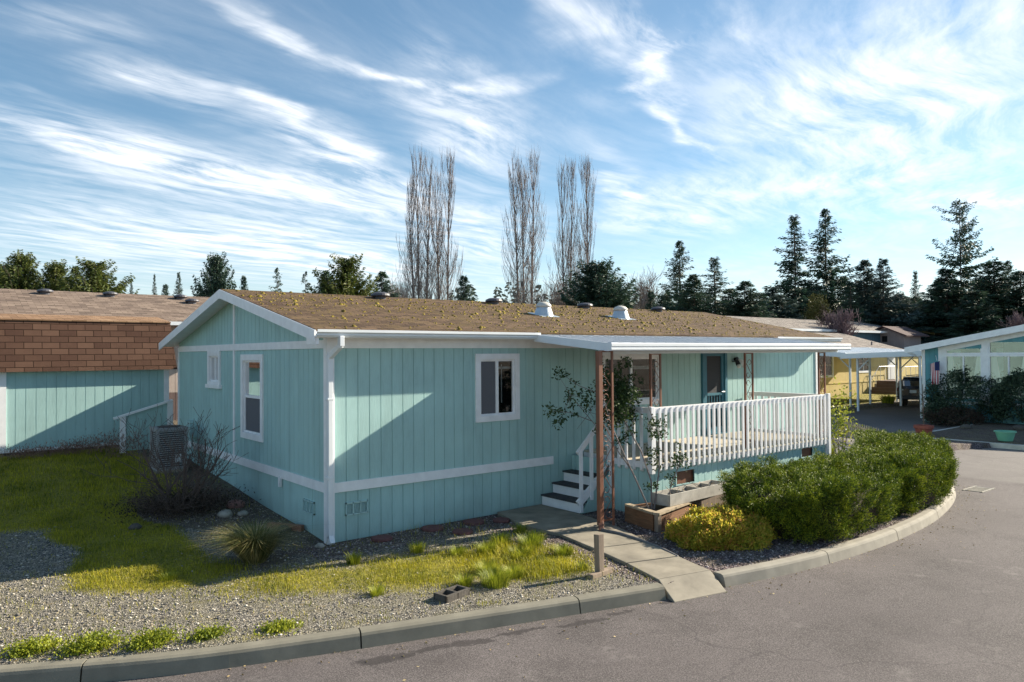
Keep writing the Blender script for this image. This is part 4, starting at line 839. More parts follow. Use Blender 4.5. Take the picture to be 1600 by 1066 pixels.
# ------------------------------------------------------------------ parked SUV, tail towards us
car=thing('parked_car','black sport utility vehicle parked under the carport behind the deep teal house','car',(38.2,5.9,-.15)); 
def carbuild():
    # local: x forward (away), y left, z up; origin at ground centre of the tail
    sec=[(-.02,.55,.78,1.0),(.03,.45,.84,1.10),(.5,.38,.90,1.12),(1.4,.36,.92,1.08),(3.0,.36,.92,1.04),(3.9,.38,.90,.98),(4.4,.42,.84,.88),(4.6,.5,.74,.76)]
    mb=MB(); rings=[]
    for (x,zb,hw,zt) in sec:
        ring=[(x,-hw*.96,zb),(x,-hw,zb+.22),(x,-hw*.985,zt-.14),(x,-hw*.93,zt),(x,hw*.93,zt),(x,hw*.985,zt-.14),(x,hw,zb+.22),(x,hw*.96,zb)]; rings.append(len(mb.v)); mb.v+=ring
    for a,b in zip(rings[:-1],rings[1:]):
        for k in range(8): j=(k+1)%8; mb.f.append((a+k,a+j,b+j,b+k))
    mb.f.append(tuple(rings[0]+k for k in range(7,-1,-1))); mb.f.append(tuple(rings[-1]+k for k in range(8)))
    body=mb.build('body','car_paint',car,bevel=.03)
    mb=MB(); r=[(.12,.80,1.10),(.62,.66,1.60),(2.6,.66,1.62),(3.5,.80,1.06)]
    bt=[(.05,-.82,1.08),(3.6,-.82,1.03),(3.6,.82,1.03),(.05,.82,1.08)]; tp_=[(.42,-.64,1.62),(2.5,-.64,1.64),(2.5,.64,1.64),(.42,.64,1.62)]
    mb.prism(bt,tp_); cab=mb.build('cabin','car_paint',car,bevel=.04)
    mb=MB(); mb.quad((.085,-.68,1.14),(.085,.68,1.14),(.375,.58,1.55),(.375,-.58,1.55)); mb.build('rear_window','car_glass',car)
    mb=MB()
    for s in (1,-1):
        for x0_,x1_ in ((.6,1.35),(1.45,2.35)): mb.quad((x0_,s*.826,1.14),(x1_,s*.826,1.14),(x1_,s*.66,1.56),(x0_,s*.66,1.56))
    mb.build('side_window','car_glass',car)
    mb=MB(); mb.box(.30,.55,-.62,.62,1.60,1.645); mb.build('spoiler','plate',car)
    mb=MB()
    for s in (1,-1): mb.bar((.7,s*.58,1.69),(2.4,s*.58,1.69),.04,.05)
    mb.build('roof_rail','black',car)
    for s in (1,-1):
        mb=MB(); mb.prism([(-.03,s*.56,.86),(.06,s*.86,.86),(.06,s*.85,1.03),(-.01,s*.54,1.03)],[(.05,s*.56,.86),(.25,s*.885,.86),(.25,s*.87,1.03),(.05,s*.54,1.03)]); mb.build('tail_light','red_lamp',car)
        mb=MB(); mb.box(-.035,.0,min(s*.50,s*.70),max(s*.50,s*.70),.90,.97); mb.build('reversing_light','clear_lamp',car)
    mb=MB(); mb.box(-.045,-.02,-.17,.17,.78,.93); mb.build('licence_plate','plate',car)
    mb=MB(); mb.box(-.10,.1,-.80,.80,.42,.62); mb.build('bumper','black',car,bevel=.03)
    for x in (.85,3.65):
        for s in (1,-1):
            mb=MB(); mb.tube([(x,s*.70,.34),(x,s*.92,.34)],.34,20); wl=mb.build('wheel','tyre',car,bevel=.02); mb=MB(); mb.tube([(x,s*.90,.34),(x,s*.93,.34)],.21,16); mb.build('rim','rim',wl)
carbuild(); car.location=(36.9,6.95,-.146); car.rotation_euler=(0,0,math.radians(3))
# ------------------------------------------------------------------ small yard things
pl=thing('planter_box','low brown wooden planter box beside the porch steps','planter',(4.5,-2.65,0)); plo=(4.5,-2.65,0)
c=[(4.45,-2.72),(5.75,-2.42),(5.70,-2.12),(4.85,-1.9)]
def pw(mb,a,b,z0,z1,t): mb.bar((*a,(z0+z1)/2),(*b,(z0+z1)/2),t,z1-z0)
mb=MB(); pw(mb,c[0],c[1],0,.27,.05); mb.bar((4.44,-2.66,.135),(4.60,-1.9,.135),.05,.27); mb.bar((4.60,-1.93,.135),(5.70,-2.14,.135),.05,.27); mb.build('side_board','wood_brown',pl,off=plo)
mb=MB(); pw(mb,(4.40,-2.74),(5.78,-2.42),.272,.31,.12); mb.bar((4.44,-2.67,.291),(4.60,-1.93,.291),.11,.036); mb.build('cap_board','wood_cap',pl,off=plo)
mb=MB(); mb.box(4.40,4.48,-2.78,-2.70,0,.30); mb.build('corner_post','wood_old',pl,off=plo)
mb=MB(); mb.prism([(4.47,-2.65,.18),(5.72,-2.38,.18),(5.68,-2.16,.18),(4.63,-1.97,.18)],[(4.47,-2.65,.24),(5.72,-2.38,.24),(5.68,-2.16,.24),(4.63,-1.97,.24)]); mb.build('soil','soil',pl,off=plo)
tr=thing('planter_trough','long pale weathered wooden trough resting on the brown planter box','planter',(4.95,-2.6,.31)); to=(4.95,-2.6,.31)
ta=np.array([4.93,-2.58]); tb=np.array([6.72,-2.46]); td=(tb-ta)/np.hypot(*(tb-ta)); tn=np.array([-td[1],td[0]]); w=.34
mb=MB(); c0=ta;c1=tb;c2=tb+tn*w;c3=ta+tn*w
for a,b in ((c0,c1),(c1,c2),(c2,c3),(c3,c0)): mb.bar((*a,.41),(*b,.41),.028,.19)
for k in (.3,.55,.8): e=ta+td*1.79*k; mb.bar((*e,.42),(*(e+tn*w),.42),.025,.15)
mb.build('box','trough',tr,off=to); mb=MB(); mb.prism([(*p,.325) for p in (c0,c1,c2,c3)],[(*p,.37) for p in (c0,c1,c2,c3)]); mb.build('soil','soil',tr,off=to)
mb=MB(); 
for k in range(9): e=ta+td*random.uniform(.2,1.7)+tn*.15; a=random.uniform(0,6.28); mb.tube([(*e,.40),(e[0]+.12*cos(a),e[1]+.1*sin(a),.52),(e[0]+.22*cos(a),e[1]+.2*sin(a),.56)],.006,3)
o=mb.build('dry_stems','wood_cap',tr,off=to); o['kind']='stuff'
mb=MB(); x=5.75
mb.box(5.9,6.9,-2.5,-2.2,-.02,.31); o=mb.build('trough_support','wood_old'); tag(o,'weathered timber support under the far end of the pale trough','timber')
wp=thing('wood_post','short weathered wooden post on a flat board foot, left of the concrete walk','post',(2.05,-3.78,0)); wo=(2.05,-3.78,0)
mb=MB(); mb.prism([(2.0,-3.83,.04),(2.09,-3.83,.04),(2.09,-3.74,.04),(2.0,-3.74,.04)],[(1.985,-3.83,.54),(2.085,-3.83,.54),(2.085,-3.74,.53),(1.985,-3.74,.53)]); mb.build('upright','wood_old',wp,off=wo,bevel=.006)
mb=MB(); mb.bar((1.83,-3.83,.03),(2.28,-3.77,.03),.09,.06); mb.build('foot','wood_old',wp,off=wo,bevel=.006)
cb_=thing('cinder_block','dark concrete block with two hollow cells lying in the grass near the kerb','concrete block',(.07,-3.28,0)); cb_.rotation_euler=(0,0,math.radians(12)); cb_.location.z=-.045; cb_.scale=(1,1.15,1)
mb=MB()
for a in (-.20,-.02,.17): mb.box(a,a+.03,-.095,.095,.0,.13)
mb.box(-.20,.20,-.095,-.065,.0,.128); mb.box(-.20,.20,.065,.095,.0,.128); mb.box(-.2,.2,-.09,.09,0,.02); mb.build('block','block',cb_,bevel=.004)
for i,(x,y,r,lb) in enumerate([(.76,-.30,.17,'round red-brown stepping stone nearest the house corner, in the dark gravel by the wall'),(1.71,-.28,.19,'round red-brown stepping stone directly below the sliding window'),(2.50,-.33,.19,'broad red-brown stepping stone between the window and the walk, in dark gravel'),(2.97,-.50,.15,'round red-brown stepping stone closest to the concrete walk'),(1.95,-.80,.17,'grey-brown stepping stone farthest from the wall, at the grass edge')]):
    mb=MB(); mb.lathe([(r*.96,0),(r,.02),(r*.95,.045),(.01,.05)],(0,0,0),18); o=mb.build('stepping_stone','redstone'); o.location=(x,y,gh(x,y)+.0); tag(o,lb,'stepping stone','stepping stones along the front wall')
def rock(x,y,r,m,label,flat=.6,z=None):
    bm=bmesh.new(); bmesh.ops.create_icosphere(bm,subdivisions=2,radius=r)
    for v in bm.verts: v.co*=random.uniform(.85,1.12); v.co.z*=flat
    me=bpy.data.meshes.new('rock'); bm.to_mesh(me); bm.free(); me.polygons.foreach_set('use_smooth',[True]*len(me.polygons)); o=link('rock',me,m); o.location=(x,y,(gh(x,y) if z is None else z)+r*flat*.4); o.rotation_euler=(0,0,random.uniform(0,6)); tag(o,label,'rock')
    return o
rock(-.17,-.08,.075,'stone','small pale round rock beside the foot of the white downspout'); rock(-.45,2.9,.17,'pinkstone','reddish rock at the foot of the gable wall'); rock(-.8,2.35,.13,'stone','grey rock between the spiky grass and the bare shrub'); rock(-.52,2.3,.09,'stone','smaller grey rock near the gable wall, right of the grey rock')
rock(-.3,1.0,.12,'block','dark flat rock in the bed left of the house corner'); rock(-2.2,2.4,.10,'block','dark rock at the left edge of the bare shrub bed')
mb=MB(); mb.bar((-.42,1.35,gh(-.4,1.3)+.04),(-.05,.85,gh(0,.9)+.04),.10,.09); o=mb.build('edging_brick','brick'); tag(o,'reddish edging brick against the gable wall beside the spiky grass','brick')
rock(-2.55,-2.62,.07,'stone','small dark lump of rock by the kerb in the weeds')
for k,(x,y,lb) in enumerate([(26.2,-1.2,'grey boulder in the dark bed left of the mint tub'),(25.2,.2,'grey boulder at the edge of the dark bed near the terracotta pot')]): rock(x,y,.22,'block',lb)
mb=MB(); 
for k in range(6): mb.box(12.9+.11*k,12.96+.11*k,-4.5,-4.2,-.149,-.14)
for k in range(2): mb.box(12.85,13.6,-4.55+.36*k,-4.51+.36*k,-.149,-.135)
o=mb.build('storm_drain','stone'); tag(o,'iron storm drain grate in the road beside the kerb curve','drain grate')
mb=MB(); mb.box(12.86,13.59,-4.51,-4.19,-.149,-.146); dg=mb.build('drain_pit','black',o)
# stones at the pad behind porch end
for (x,y,r,lb) in ((13.2,-.7,.2,'pale slab of broken concrete at the far end of the porch'),(13.9,-.4,.22,'grey flat stone behind the juniper hedge')): rock(x,y,r,'stone',lb,.4)
# picket fence
pf=thing('picket_fence','low weathered white picket fence behind the juniper hedge','fence',(15.2,.6,0)); pfo=(15.2,.6,0)
A_=np.array(spot(1312,26.2)[:2]); B_=np.array(spot(1376,22.6)[:2]); Ld=np.hypot(*(B_-A_)); dd=(B_-A_)/Ld; n=int(Ld/.19)
mb=MB()
for z in (.14,.36): mb.bar((*A_,z),(*B_,z),.02,.05)
mb.build('rail','wood_cap',pf,off=pfo)
for i in range(n):
    p=A_+dd*(i*Ld/n); u=dd*.035; h=.52; mb=MB(); nn=np.array([-dd[1],dd[0]])*.02
    fr=[(*(p-u-nn),-.02),(*(p+u-nn),-.02),(*(p+u-nn),h-.06),(*(p-nn),h),(*(p-u-nn),h-.06)]; mb.prism(fr,[(x-nn[0],y-nn[1],z) for x,y,z in fr]); mb.build('picket','wood_cap',pf,off=pfo)
# ------------------------------------------------------------------ vegetation
def stuff_mesh(name,V,F,m,label,cat='grass'): o=npmesh(name,V,F,m); return tag(o,label,cat,kind='stuff')
def scatter(n,x0,x1,y0,y1,dens):
    x=RNG.uniform(x0,x1,n); y=RNG.uniform(y0,y1,n); d=dens(x,y); k=RNG.uniform(0,1,n)<d; return x[k],y[k]
def nz(x,y,f,s=0): return .5+.25*(np.sin(x*f+s)+np.sin(y*f*1.3+2*s+1.7*np.sin(x*f*.7)))
def lawn_d(x,y):
    g=grass_mask(x,y); return np.clip((g-.22)*1.7,.035,1)*(.4+.6*nz(x,y,7.3))*(sdist(x,y)>.05)
def not_house(x,y): return ~((x>-.02)&(y>-.02))
x,y=scatter(230000,-5.2,2.6,-4.4,4.2,lawn_d); k=not_house(x,y); x=x[k];y=y[k]
z=base_h(x,y); o=blademesh('lawn_grass',np.stack([x,y,z],1),RNG.uniform(.018,.06,len(x))*(.6+.9*nz(x,y,4.1,1))*(1+1.3*smo(.6,1.6,x)),RNG.uniform(.004,.008,len(x)),1.0,'grass'); tag(o,None,None,kind='stuff')
x,y=scatter(60000,-9,-.05,4.2,9.6,lawn_d); o=blademesh('lawn_grass',np.stack([x,y,base_h(x,y)],1),RNG.uniform(.03,.09,len(x))*(.6+.9*nz(x,y,3.1,1)),RNG.uniform(.007,.012,len(x)),1.0,'grass'); tag(o,None,None,kind='stuff')
# loose pebbles with real relief
def pebbles(name,x,y,r,m):
    n=len(x); z=base_h(x,y); c=np.stack([x,y,z+r*.25],1); base=np.array([(1,0,0),(0,1,0),(-1,0,0),(0,-1,0),(0,0,.75),(0,0,-.6)],float)
    V=(base[None]*r[:,None,None]*RNG.uniform(.65,1.25,(n,6,1))); a=RNG.uniform(0,6.28,n); ca_,sa_=np.cos(a),np.sin(a); vx=V[...,0]*ca_[:,None]-V[...,1]*sa_[:,None]; vy=V[...,0]*sa_[:,None]+V[...,1]*ca_[:,None]
    V[...,0]=vx*1.25; V[...,1]=vy; V+=c[:,None,:]; t=np.array([(0,1,4),(1,2,4),(2,3,4),(3,0,4),(1,0,5),(2,1,5),(3,2,5),(0,3,5)]); F=(np.arange(n)[:,None,None]*6+t[None]).reshape(-1,3)
    o=npmesh(name,V.reshape(-1,3),F,m,smooth=True); return tag(o,None,None,kind='stuff')
def pebmat(name,stops):
    m,nt,b,o=newmat(name); g=N(nt,'ShaderNodeNewGeometry'); nt.links.new(ramp(nt,g.outputs['Random Per Island'],stops),b.inputs['Base Color']); b.inputs['Roughness'].default_value=.8; bump(nt,b,noise(nt,g.outputs['Position'],200,2),.3,.003); return m
M['peb1']=pebmat('mixed_pebbles',[(0,(.05,.052,.06)),(.35,(.16,.145,.13)),(.6,(.28,.25,.20)),(.85,(.42,.38,.32)),(1,(.62,.57,.5))])
M['peb2']=pebmat('purple_pebbles',[(0,(.05,.04,.05)),(.4,(.14,.10,.10)),(.75,(.26,.20,.19)),(1,(.5,.44,.43))])
x,y=scatter(26000,-6.5,2.6,-4.6,3.2,lambda x,y:np.clip(1.05-grass_mask(x,y)*1.4,0.05,1)*(sdist(x,y)>.03)*not_house(x,y)); pebbles('gravel',x,y,RNG.choice([.006,.009,.013,.019],len(x),p=[.3,.38,.22,.10])*np.where(x<-1.8,1.05,.9),'peb1')
def walkside(x,y):
    inside=(x<4.3)&(x>3.0-(-1.2-y)*.19)&(y>-4.9)&(x<4.25-(-2.0-y)*.36*1.0)&(y<-.0)
    return ~inside
x,y=scatter(26000,-.5,8.,-4.95,0,lambda x,y:np.where((x>2.2)|(y>-.9),1.,0.)*(sdist(x,y)>.03)*walkside(x,y)*not_house(x,y)*~((x>5.1)&(y>-2.0))); pebbles('gravel',x,y,RNG.choice([.008,.011,.015,.021],len(x),p=[.3,.4,.22,.08]),'peb2')
n=3800; x=RNG.uniform(-5,2.4,n); y=RNG.uniform(-4.3,1.2,n); k=(sdist(x,y)>.02)&not_house(x,y); x=x[k];y=y[k]; C_=np.stack([x,y,base_h(x,y)+.012],1); D_=RNG.normal(size=(len(x),3))*np.array([1,1,.12]); V,F=leaves(C_,D_,RNG.uniform(.02,.09,len(x)),.005); M['litter']=leafmat('straw_litter',[(.2,(.20,.13,.06)),(.6,(.42,.33,.17)),(1,(.62,.52,.30))],.8,.1); o=npmesh('dry_litter',V,F,'litter'); tag(o,None,None,kind='stuff')
n=260; x=RNG.uniform(-3,14,n); y=np.interp(x,KL[:,0],KL[:,1])-.18-RNG.exponential(.25,n); C_=np.stack([x,y,np.full(n,-.143)],1); V,F=leaves(C_,RNG.normal(size=(n,3))*np.array([1,1,.1]),RNG.uniform(.015,.045,n),.018); o=npmesh('road_grit','V' and V,F,'litter'); tag(o,None,None,kind='stuff')
# grass tufts
def tuft(x,y,r,h,n,m,label,w=.006,group=None,lean=.9):
    a=RNG.uniform(0,6.28,n); rr=r*np.sqrt(RNG.uniform(0,1,n))*.6; z0=gh(x,y)
    P_=np.stack([rr*np.cos(a),rr*np.sin(a),np.zeros(n)-.01],1)
    out=np.stack([np.cos(a),np.sin(a)],1)
    H_=h*RNG.uniform(.5,1,n); V=np.empty((n,5,3)); ln=((.5 if lean>1 else .25)+rr/r*1.0)*lean*RNG.uniform(.4,1.1,n)
    s=np.stack([-np.sin(a),np.cos(a),np.zeros(n)],1)*w*.5; d=np.stack([out[:,0],out[:,1],np.zeros(n)],1)
    up=np.array([0,0,1.]); mid=P_+up*(H_*.6)[:,None]+d*(H_*ln*.35)[:,None]; tip=P_+up*(H_*(1-.3*ln))[:,None]+d*(H_*ln)[:,None]
    V[:,0]=P_-s;V[:,1]=P_+s;V[:,2]=mid+s*.8;V[:,3]=tip;V[:,4]=mid-s*.8
    me=bpy.data.meshes.new('grass_tuft'); me.vertices.add(n*5); me.vertices.foreach_set('co',V.astype(np.float32).ravel()); i=np.arange(n)*5
    lo=np.stack([i,i+1,i+2,i+4,i+4,i+2,i+3],1).ravel(); me.loops.add(n*7); me.loops.foreach_set('vertex_index',lo.astype(np.int32)); me.polygons.add(2*n)
    me.polygons.foreach_set('loop_start',np.stack([np.arange(n)*7,np.arange(n)*7+4],1).ravel().astype(np.int32)); me.polygons.foreach_set('loop_total',np.tile([4,3],n).astype(np.int32)); me.update(calc_edges=True)
    o=link('grass_tuft',me,m); o.location=(x,y,z0); return tag(o,label,'grass tuft',group)
for (x,y,r,h,n,lb) in [(-.17,-1.2,.16,.20,260,'small dark green grass tuft in the shade nearest the house corner'),(.82,-1.26,.17,.20,240,'dark grass tuft at the shade edge below the sliding window'),(2.0,-1.75,.26,.24,420,'lush bright tuft in the lawn nearest the walk and the wall'),(2.25,-2.15,.30,.26,520,'largest bright green tuft left of the concrete walk'),(1.55,-2.0,.22,.22,380,'bright tuft left of the largest tuft, near the shade line'),(2.35,-2.75,.22,.20,360,'bright tuft beside the walk above the wooden post'),(.75,-3.25,.30,.24,600,'spreading bright tuft just right of the concrete block'),(1.15,-3.1,.22,.19,400,'yellow-green tuft between the concrete block and the wooden post'),(.45,-3.0,.18,.16,300,'low tuft just behind the concrete block'),(-.55,-2.6,.15,.14,200,'small pale tuft in thin grass left of the concrete block'),(2.05,-3.45,.13,.15,180,'small tuft right behind the wooden post'),(2.7,-1.35,.2,.2,260,'shaded tuft beside the bend of the walk'),(1.8,-2.45,.28,.2,420,'bright yellow-green tuft in the middle of the right-hand lawn'),(1.0,-2.75,.26,.18,380,'broad pale tuft behind the spreading tuft'),(2.55,-1.9,.2,.2,300,'bright tuft on the walk edge above the largest tuft'),(1.2,-1.75,.2,.16,260,'pale tuft near the shade line, left of the lush one'),(-2.35,-.3,.2,.12,220,'straw-coloured tuft at the lower edge of the sunlit grass patch')]:
    tuft(x,y,r,h,n,'grass_tuft',lb,group='grass tufts in the front lawn')
for (x,y,r,h,n,lb) in [(-3.55,-2.25,.22,.16,500,'rounded green weed clump by the kerb at the lower left'),(-3.05,-2.55,.2,.15,450,'green weed clump by the kerb, second from the left edge'),(-4.0,-1.95,.2,.13,400,'dark green weed clump by the kerb at the left edge of the photo'),(-2.55,-2.72,.16,.10,260,'low weed clump by the kerb just left of the kerb joint'),(-1.9,-2.95,.18,.08,240,'flat weed patch on the kerb edge right of the kerb joint')]:
    C_=RNG.normal(size=(n*4,3))*np.array([r*.55,r*.4,h*.25])+np.array([0,0,h*.25]); C_[:,2]=np.maximum(C_[:,2],.0); V,F=leaves(C_,RNG.normal(size=(n*4,3))+np.array([0,0,.6]),.032,.017); o=npmesh('weed_clump',V,F,'grass_tuft'); o.location=(x,y,gh(x,y)); tag(o,lb,'weed','weeds along the kerb')
# spiky ornamental grass
og=tuft(-1.22,-.28,.22,.72,1500,'straw','spiky fountain grass clump with straw-coloured blades in front of the house corner',w=.009,lean=1.35); og.name='ornamental_grass'; og['category']='ornamental grass'
# heather by the shed
for (x,y,lb,h) in ((-2.2,9.35,'low pinkish heather along the foot of the shed, left',.28),(-1.6,9.3,'pinkish heather along the foot of the shed, beside the steps',.38),(-1.2,8.6,'taller dry pink heather in front of the sloping step rail',.55),(-3.0,9.4,'low pinkish heather at the left corner of the shed',.22)):
    n=900; C_=RNG.normal(size=(n,3))*np.array([.28,.12,h*.3])+np.array([0,0,h*.5]); C_[:,2]=np.maximum(C_[:,2],.01); V,F=leaves(C_,RNG.normal(size=(n,3))*.5+np.array([0,0,1]),.07,.014); o=npmesh('heather',V,F,'dry'); o.location=(x,y,gh(x,y)); tag(o,lb,'heather','heather along the shed')
# bare shrub
def branching(mb,p,d,L,r,depth,spread,nn=3,up=.15,minr=.003,seg=4):
    pts=[Vector(p)]; d=Vector(d).normalized(); rs=[r]; cur=Vector(p)
    for k in range(seg):
        d=(d+Vector((random.gauss(0,.13),random.gauss(0,.13),random.gauss(0,.10)+up*.2))).normalized(); cur=cur+d*(L/seg); pts.append(cur.copy()); rs.append(max(minr,r*(1-.55*(k+1)/seg)))
    mb.tube(pts,rs,4 if r>.008 else 3)
    if depth>0:
        for k in range(nn):
            t=random.uniform(.3,1.); i=min(seg,int(t*seg)+0); q=pts[i]; sd=Vector((random.gauss(0,1),random.gauss(0,1),random.gauss(0,.6)+up)).normalized()
            nd=(d*(1-spread)+sd*spread).normalized(); branching(mb,q,nd,L*random.uniform(.5,.75),rs[i]*.65,depth-1,spread,nn,up,minr,seg)
bs=thing('bare_shrub','large leafless twiggy shrub in front of the air conditioner','shrub',(-1.3,3.2,gh(-1.3,3.2))); 
mb=MB()
for k in range(14):
    a=k*2.4; t=random.uniform(.35,1.1); branching(mb,(.12*cos(a),.12*sin(a),-.03),(cos(a)*t,sin(a)*t,1.0),random.uniform(.95,1.3),random.uniform(.014,.026),3,.5,3,.3,.0035)
mb.build('branches','twig',bs); mb=MB()
for k in range(42):
    a=random.uniform(0,6.28); t=random.uniform(.4,1.6); branching(mb,(.3*cos(a),.3*sin(a),-.03),(cos(a)*t,sin(a)*t,.6),random.uniform(.4,.65),.006,2,.6,4,.1,.0025,3)
mb.build('twigs','twig',bs)
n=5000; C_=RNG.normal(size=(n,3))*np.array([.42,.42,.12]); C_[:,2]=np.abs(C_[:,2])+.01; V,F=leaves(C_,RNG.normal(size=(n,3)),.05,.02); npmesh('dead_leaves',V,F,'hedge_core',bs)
# camellia / climbing shrub in the planter
cl=thing('climbing_shrub','tall thin-stemmed glossy leaved shrub growing from the brown planter up behind the lattice post','shrub',(4.85,-2.25,.24)); clo=(4.85,-2.25,.24)
mb=MB(); tips=[]
def stem(pts,r0,r1): mb.tube(pts,[r0+(r1-r0)*i/(len(pts)-1) for i in range(len(pts))],5)
stem([(4.60,-2.45,.24),(4.42,-2.35,.7),(4.22,-2.2,1.25),(4.10,-2.05,1.7),(4.05,-1.9,2.2)],.016,.006)
stem([(4.80,-2.30,.24),(4.86,-2.25,.7),(4.78,-2.1,1.2),(4.55,-1.95,1.7),(4.45,-1.75,2.3),(4.5,-1.6,2.75)],.018,.006)
stem([(4.84,-2.32,.24),(4.95,-2.35,.9),(5.0,-2.3,1.5),(4.85,-2.2,2.0)],.016,.006)
stem([(4.76,-2.28,.24),(4.5,-2.15,.9),(4.25,-2.0,1.3),(3.95,-1.75,1.75),(3.7,-1.6,2.1)],.014,.005)
stem([(5.12,-2.42,.24),(5.15,-2.42,.6),(5.35,-2.45,.95),(5.45,-2.45,1.15)],.014,.005)
stem([(4.05,-1.9,2.2),(3.75,-1.65,2.35),(3.5,-1.5,2.55)],.008,.003); stem([(3.95,-1.75,1.75),(3.6,-1.6,1.9),(3.25,-1.5,1.95)],.008,.003); stem([(4.45,-1.75,2.3),(4.75,-1.6,2.45),(4.9,-1.5,2.6)],.008,.003)
for k in range(26):
    c_=random.choice([(3.9,-1.75,1.9),(4.5,-1.8,2.2),(4.6,-1.9,1.8),(4.9,-2.25,1.6),(3.6,-1.6,2.2)]); a=random.uniform(0,6.28); mb.tube([c_,(c_[0]+.3*cos(a),c_[1]+.3*sin(a)*.6,c_[2]+random.uniform(-.3,.4))],[.005,.002],3)
mb.build('stems','bark_pale',cl,off=clo)
cl_pts=[(4.58,-1.75,2.15,.28,.25,.36,1900),(4.82,-1.6,2.05,.24,.2,.33,1300),(4.35,-1.7,2.5,.14,.12,.2,240),(4.35,-1.85,1.85,.24,.2,.16,700),(3.65,-1.6,2.30,.18,.14,.16,130),(3.45,-1.5,2.55,.14,.1,.1,65),(3.3,-1.5,1.98,.16,.1,.09,75),(3.6,-1.6,1.95,.14,.1,.12,75),(3.85,-1.7,2.05,.14,.1,.16,100),(3.5,-1.55,1.75,.16,.1,.08,60),(4.98,-2.3,1.50,.12,.12,.26,210),(4.93,-2.25,1.1,.16,.1,.16,120),(5.4,-2.45,1.05,.13,.1,.18,150),(5.25,-2.42,.7,.13,.1,.14,70),(4.85,-2.2,.6,.12,.08,.1,50),(4.5,-1.9,1.5,.3,.15,.15,120),(4.9,-1.9,1.75,.15,.12,.12,80),(5.0,-1.55,2.45,.13,.1,.2,90)]
Cs=[]
for (a,b,c_,ra,rb,rc,n) in cl_pts:
    k=max(3,n//14); cc=RNG.normal(size=(k,3))*np.array([ra,rb,rc])*.62+np.array([a,b,c_]); Cs.append(cc[RNG.integers(0,k,n)]+RNG.normal(size=(n,3))*.035)
C_=np.concatenate(Cs)-np.array(clo); V,F=leaves(C_,RNG.normal(size=(len(C_),3))+np.array([0,0,-.2]),RNG.uniform(.045,.075,len(C_)),.032); npmesh('leaves',V,F,'leaf_rose',cl)
# clumped foliage over a dome / box
def foliage(name,centers,normals,par,m,per,L,W,spread,jit,off,core=None):
    n=len(centers); idx=np.repeat(np.arange(n),per); c=centers[idx]+RNG.normal(size=(n*per,3))*spread; d=normals[idx]+RNG.normal(size=(n*per,3))*jit
    V,F=leaves(c-np.array(off),d,L*RNG.uniform(.6,1.2,n*per),W); return npmesh(name,V,F,m,par)
# golden shrub
gs=thing('golden_shrub','low rounded yellow-green shrub with reddish tips in front of the brown planter','shrub',(4.75,-3.75,0)); gc=np.array([4.78,-3.72,0.0])
a=RNG.uniform(0,2*pi,2600); u=RNG.uniform(0,1,2600)**.75; ph=np.arccos(1-u*.98); bx_=np.array([.84,.66,.46])
nr=np.stack([np.sin(ph)*np.cos(a),np.sin(ph)*np.sin(a),np.cos(ph)],1); rad=1+.10*np.sin(a*5+ph*6)+.05*RNG.normal(size=2600); cpt=nr*bx_*rad[:,None]*.93
rot=math.radians(-14); Rm=np.array([[cos(rot),-sin(rot),0],[sin(rot),cos(rot),0],[0,0,1]]); cpt=cpt@Rm.T+gc; nr=nr@Rm.T
foliage('leaves',cpt,nr+np.array([0,0,.5]),gs,'leaf_gold',14,.045,.024,.026,.8,gs.location)
mb=MB(); mb.lathe([(.02,-.02),(.68,.0),(.66,.2),(.5,.36),(.25,.42),(.01,.43)],(0,0,0),18); o=mb.build('inner_twigs','hedge_core',gs); o.location=(.03,.03,-.06); o.scale=(.95,.72,.85)
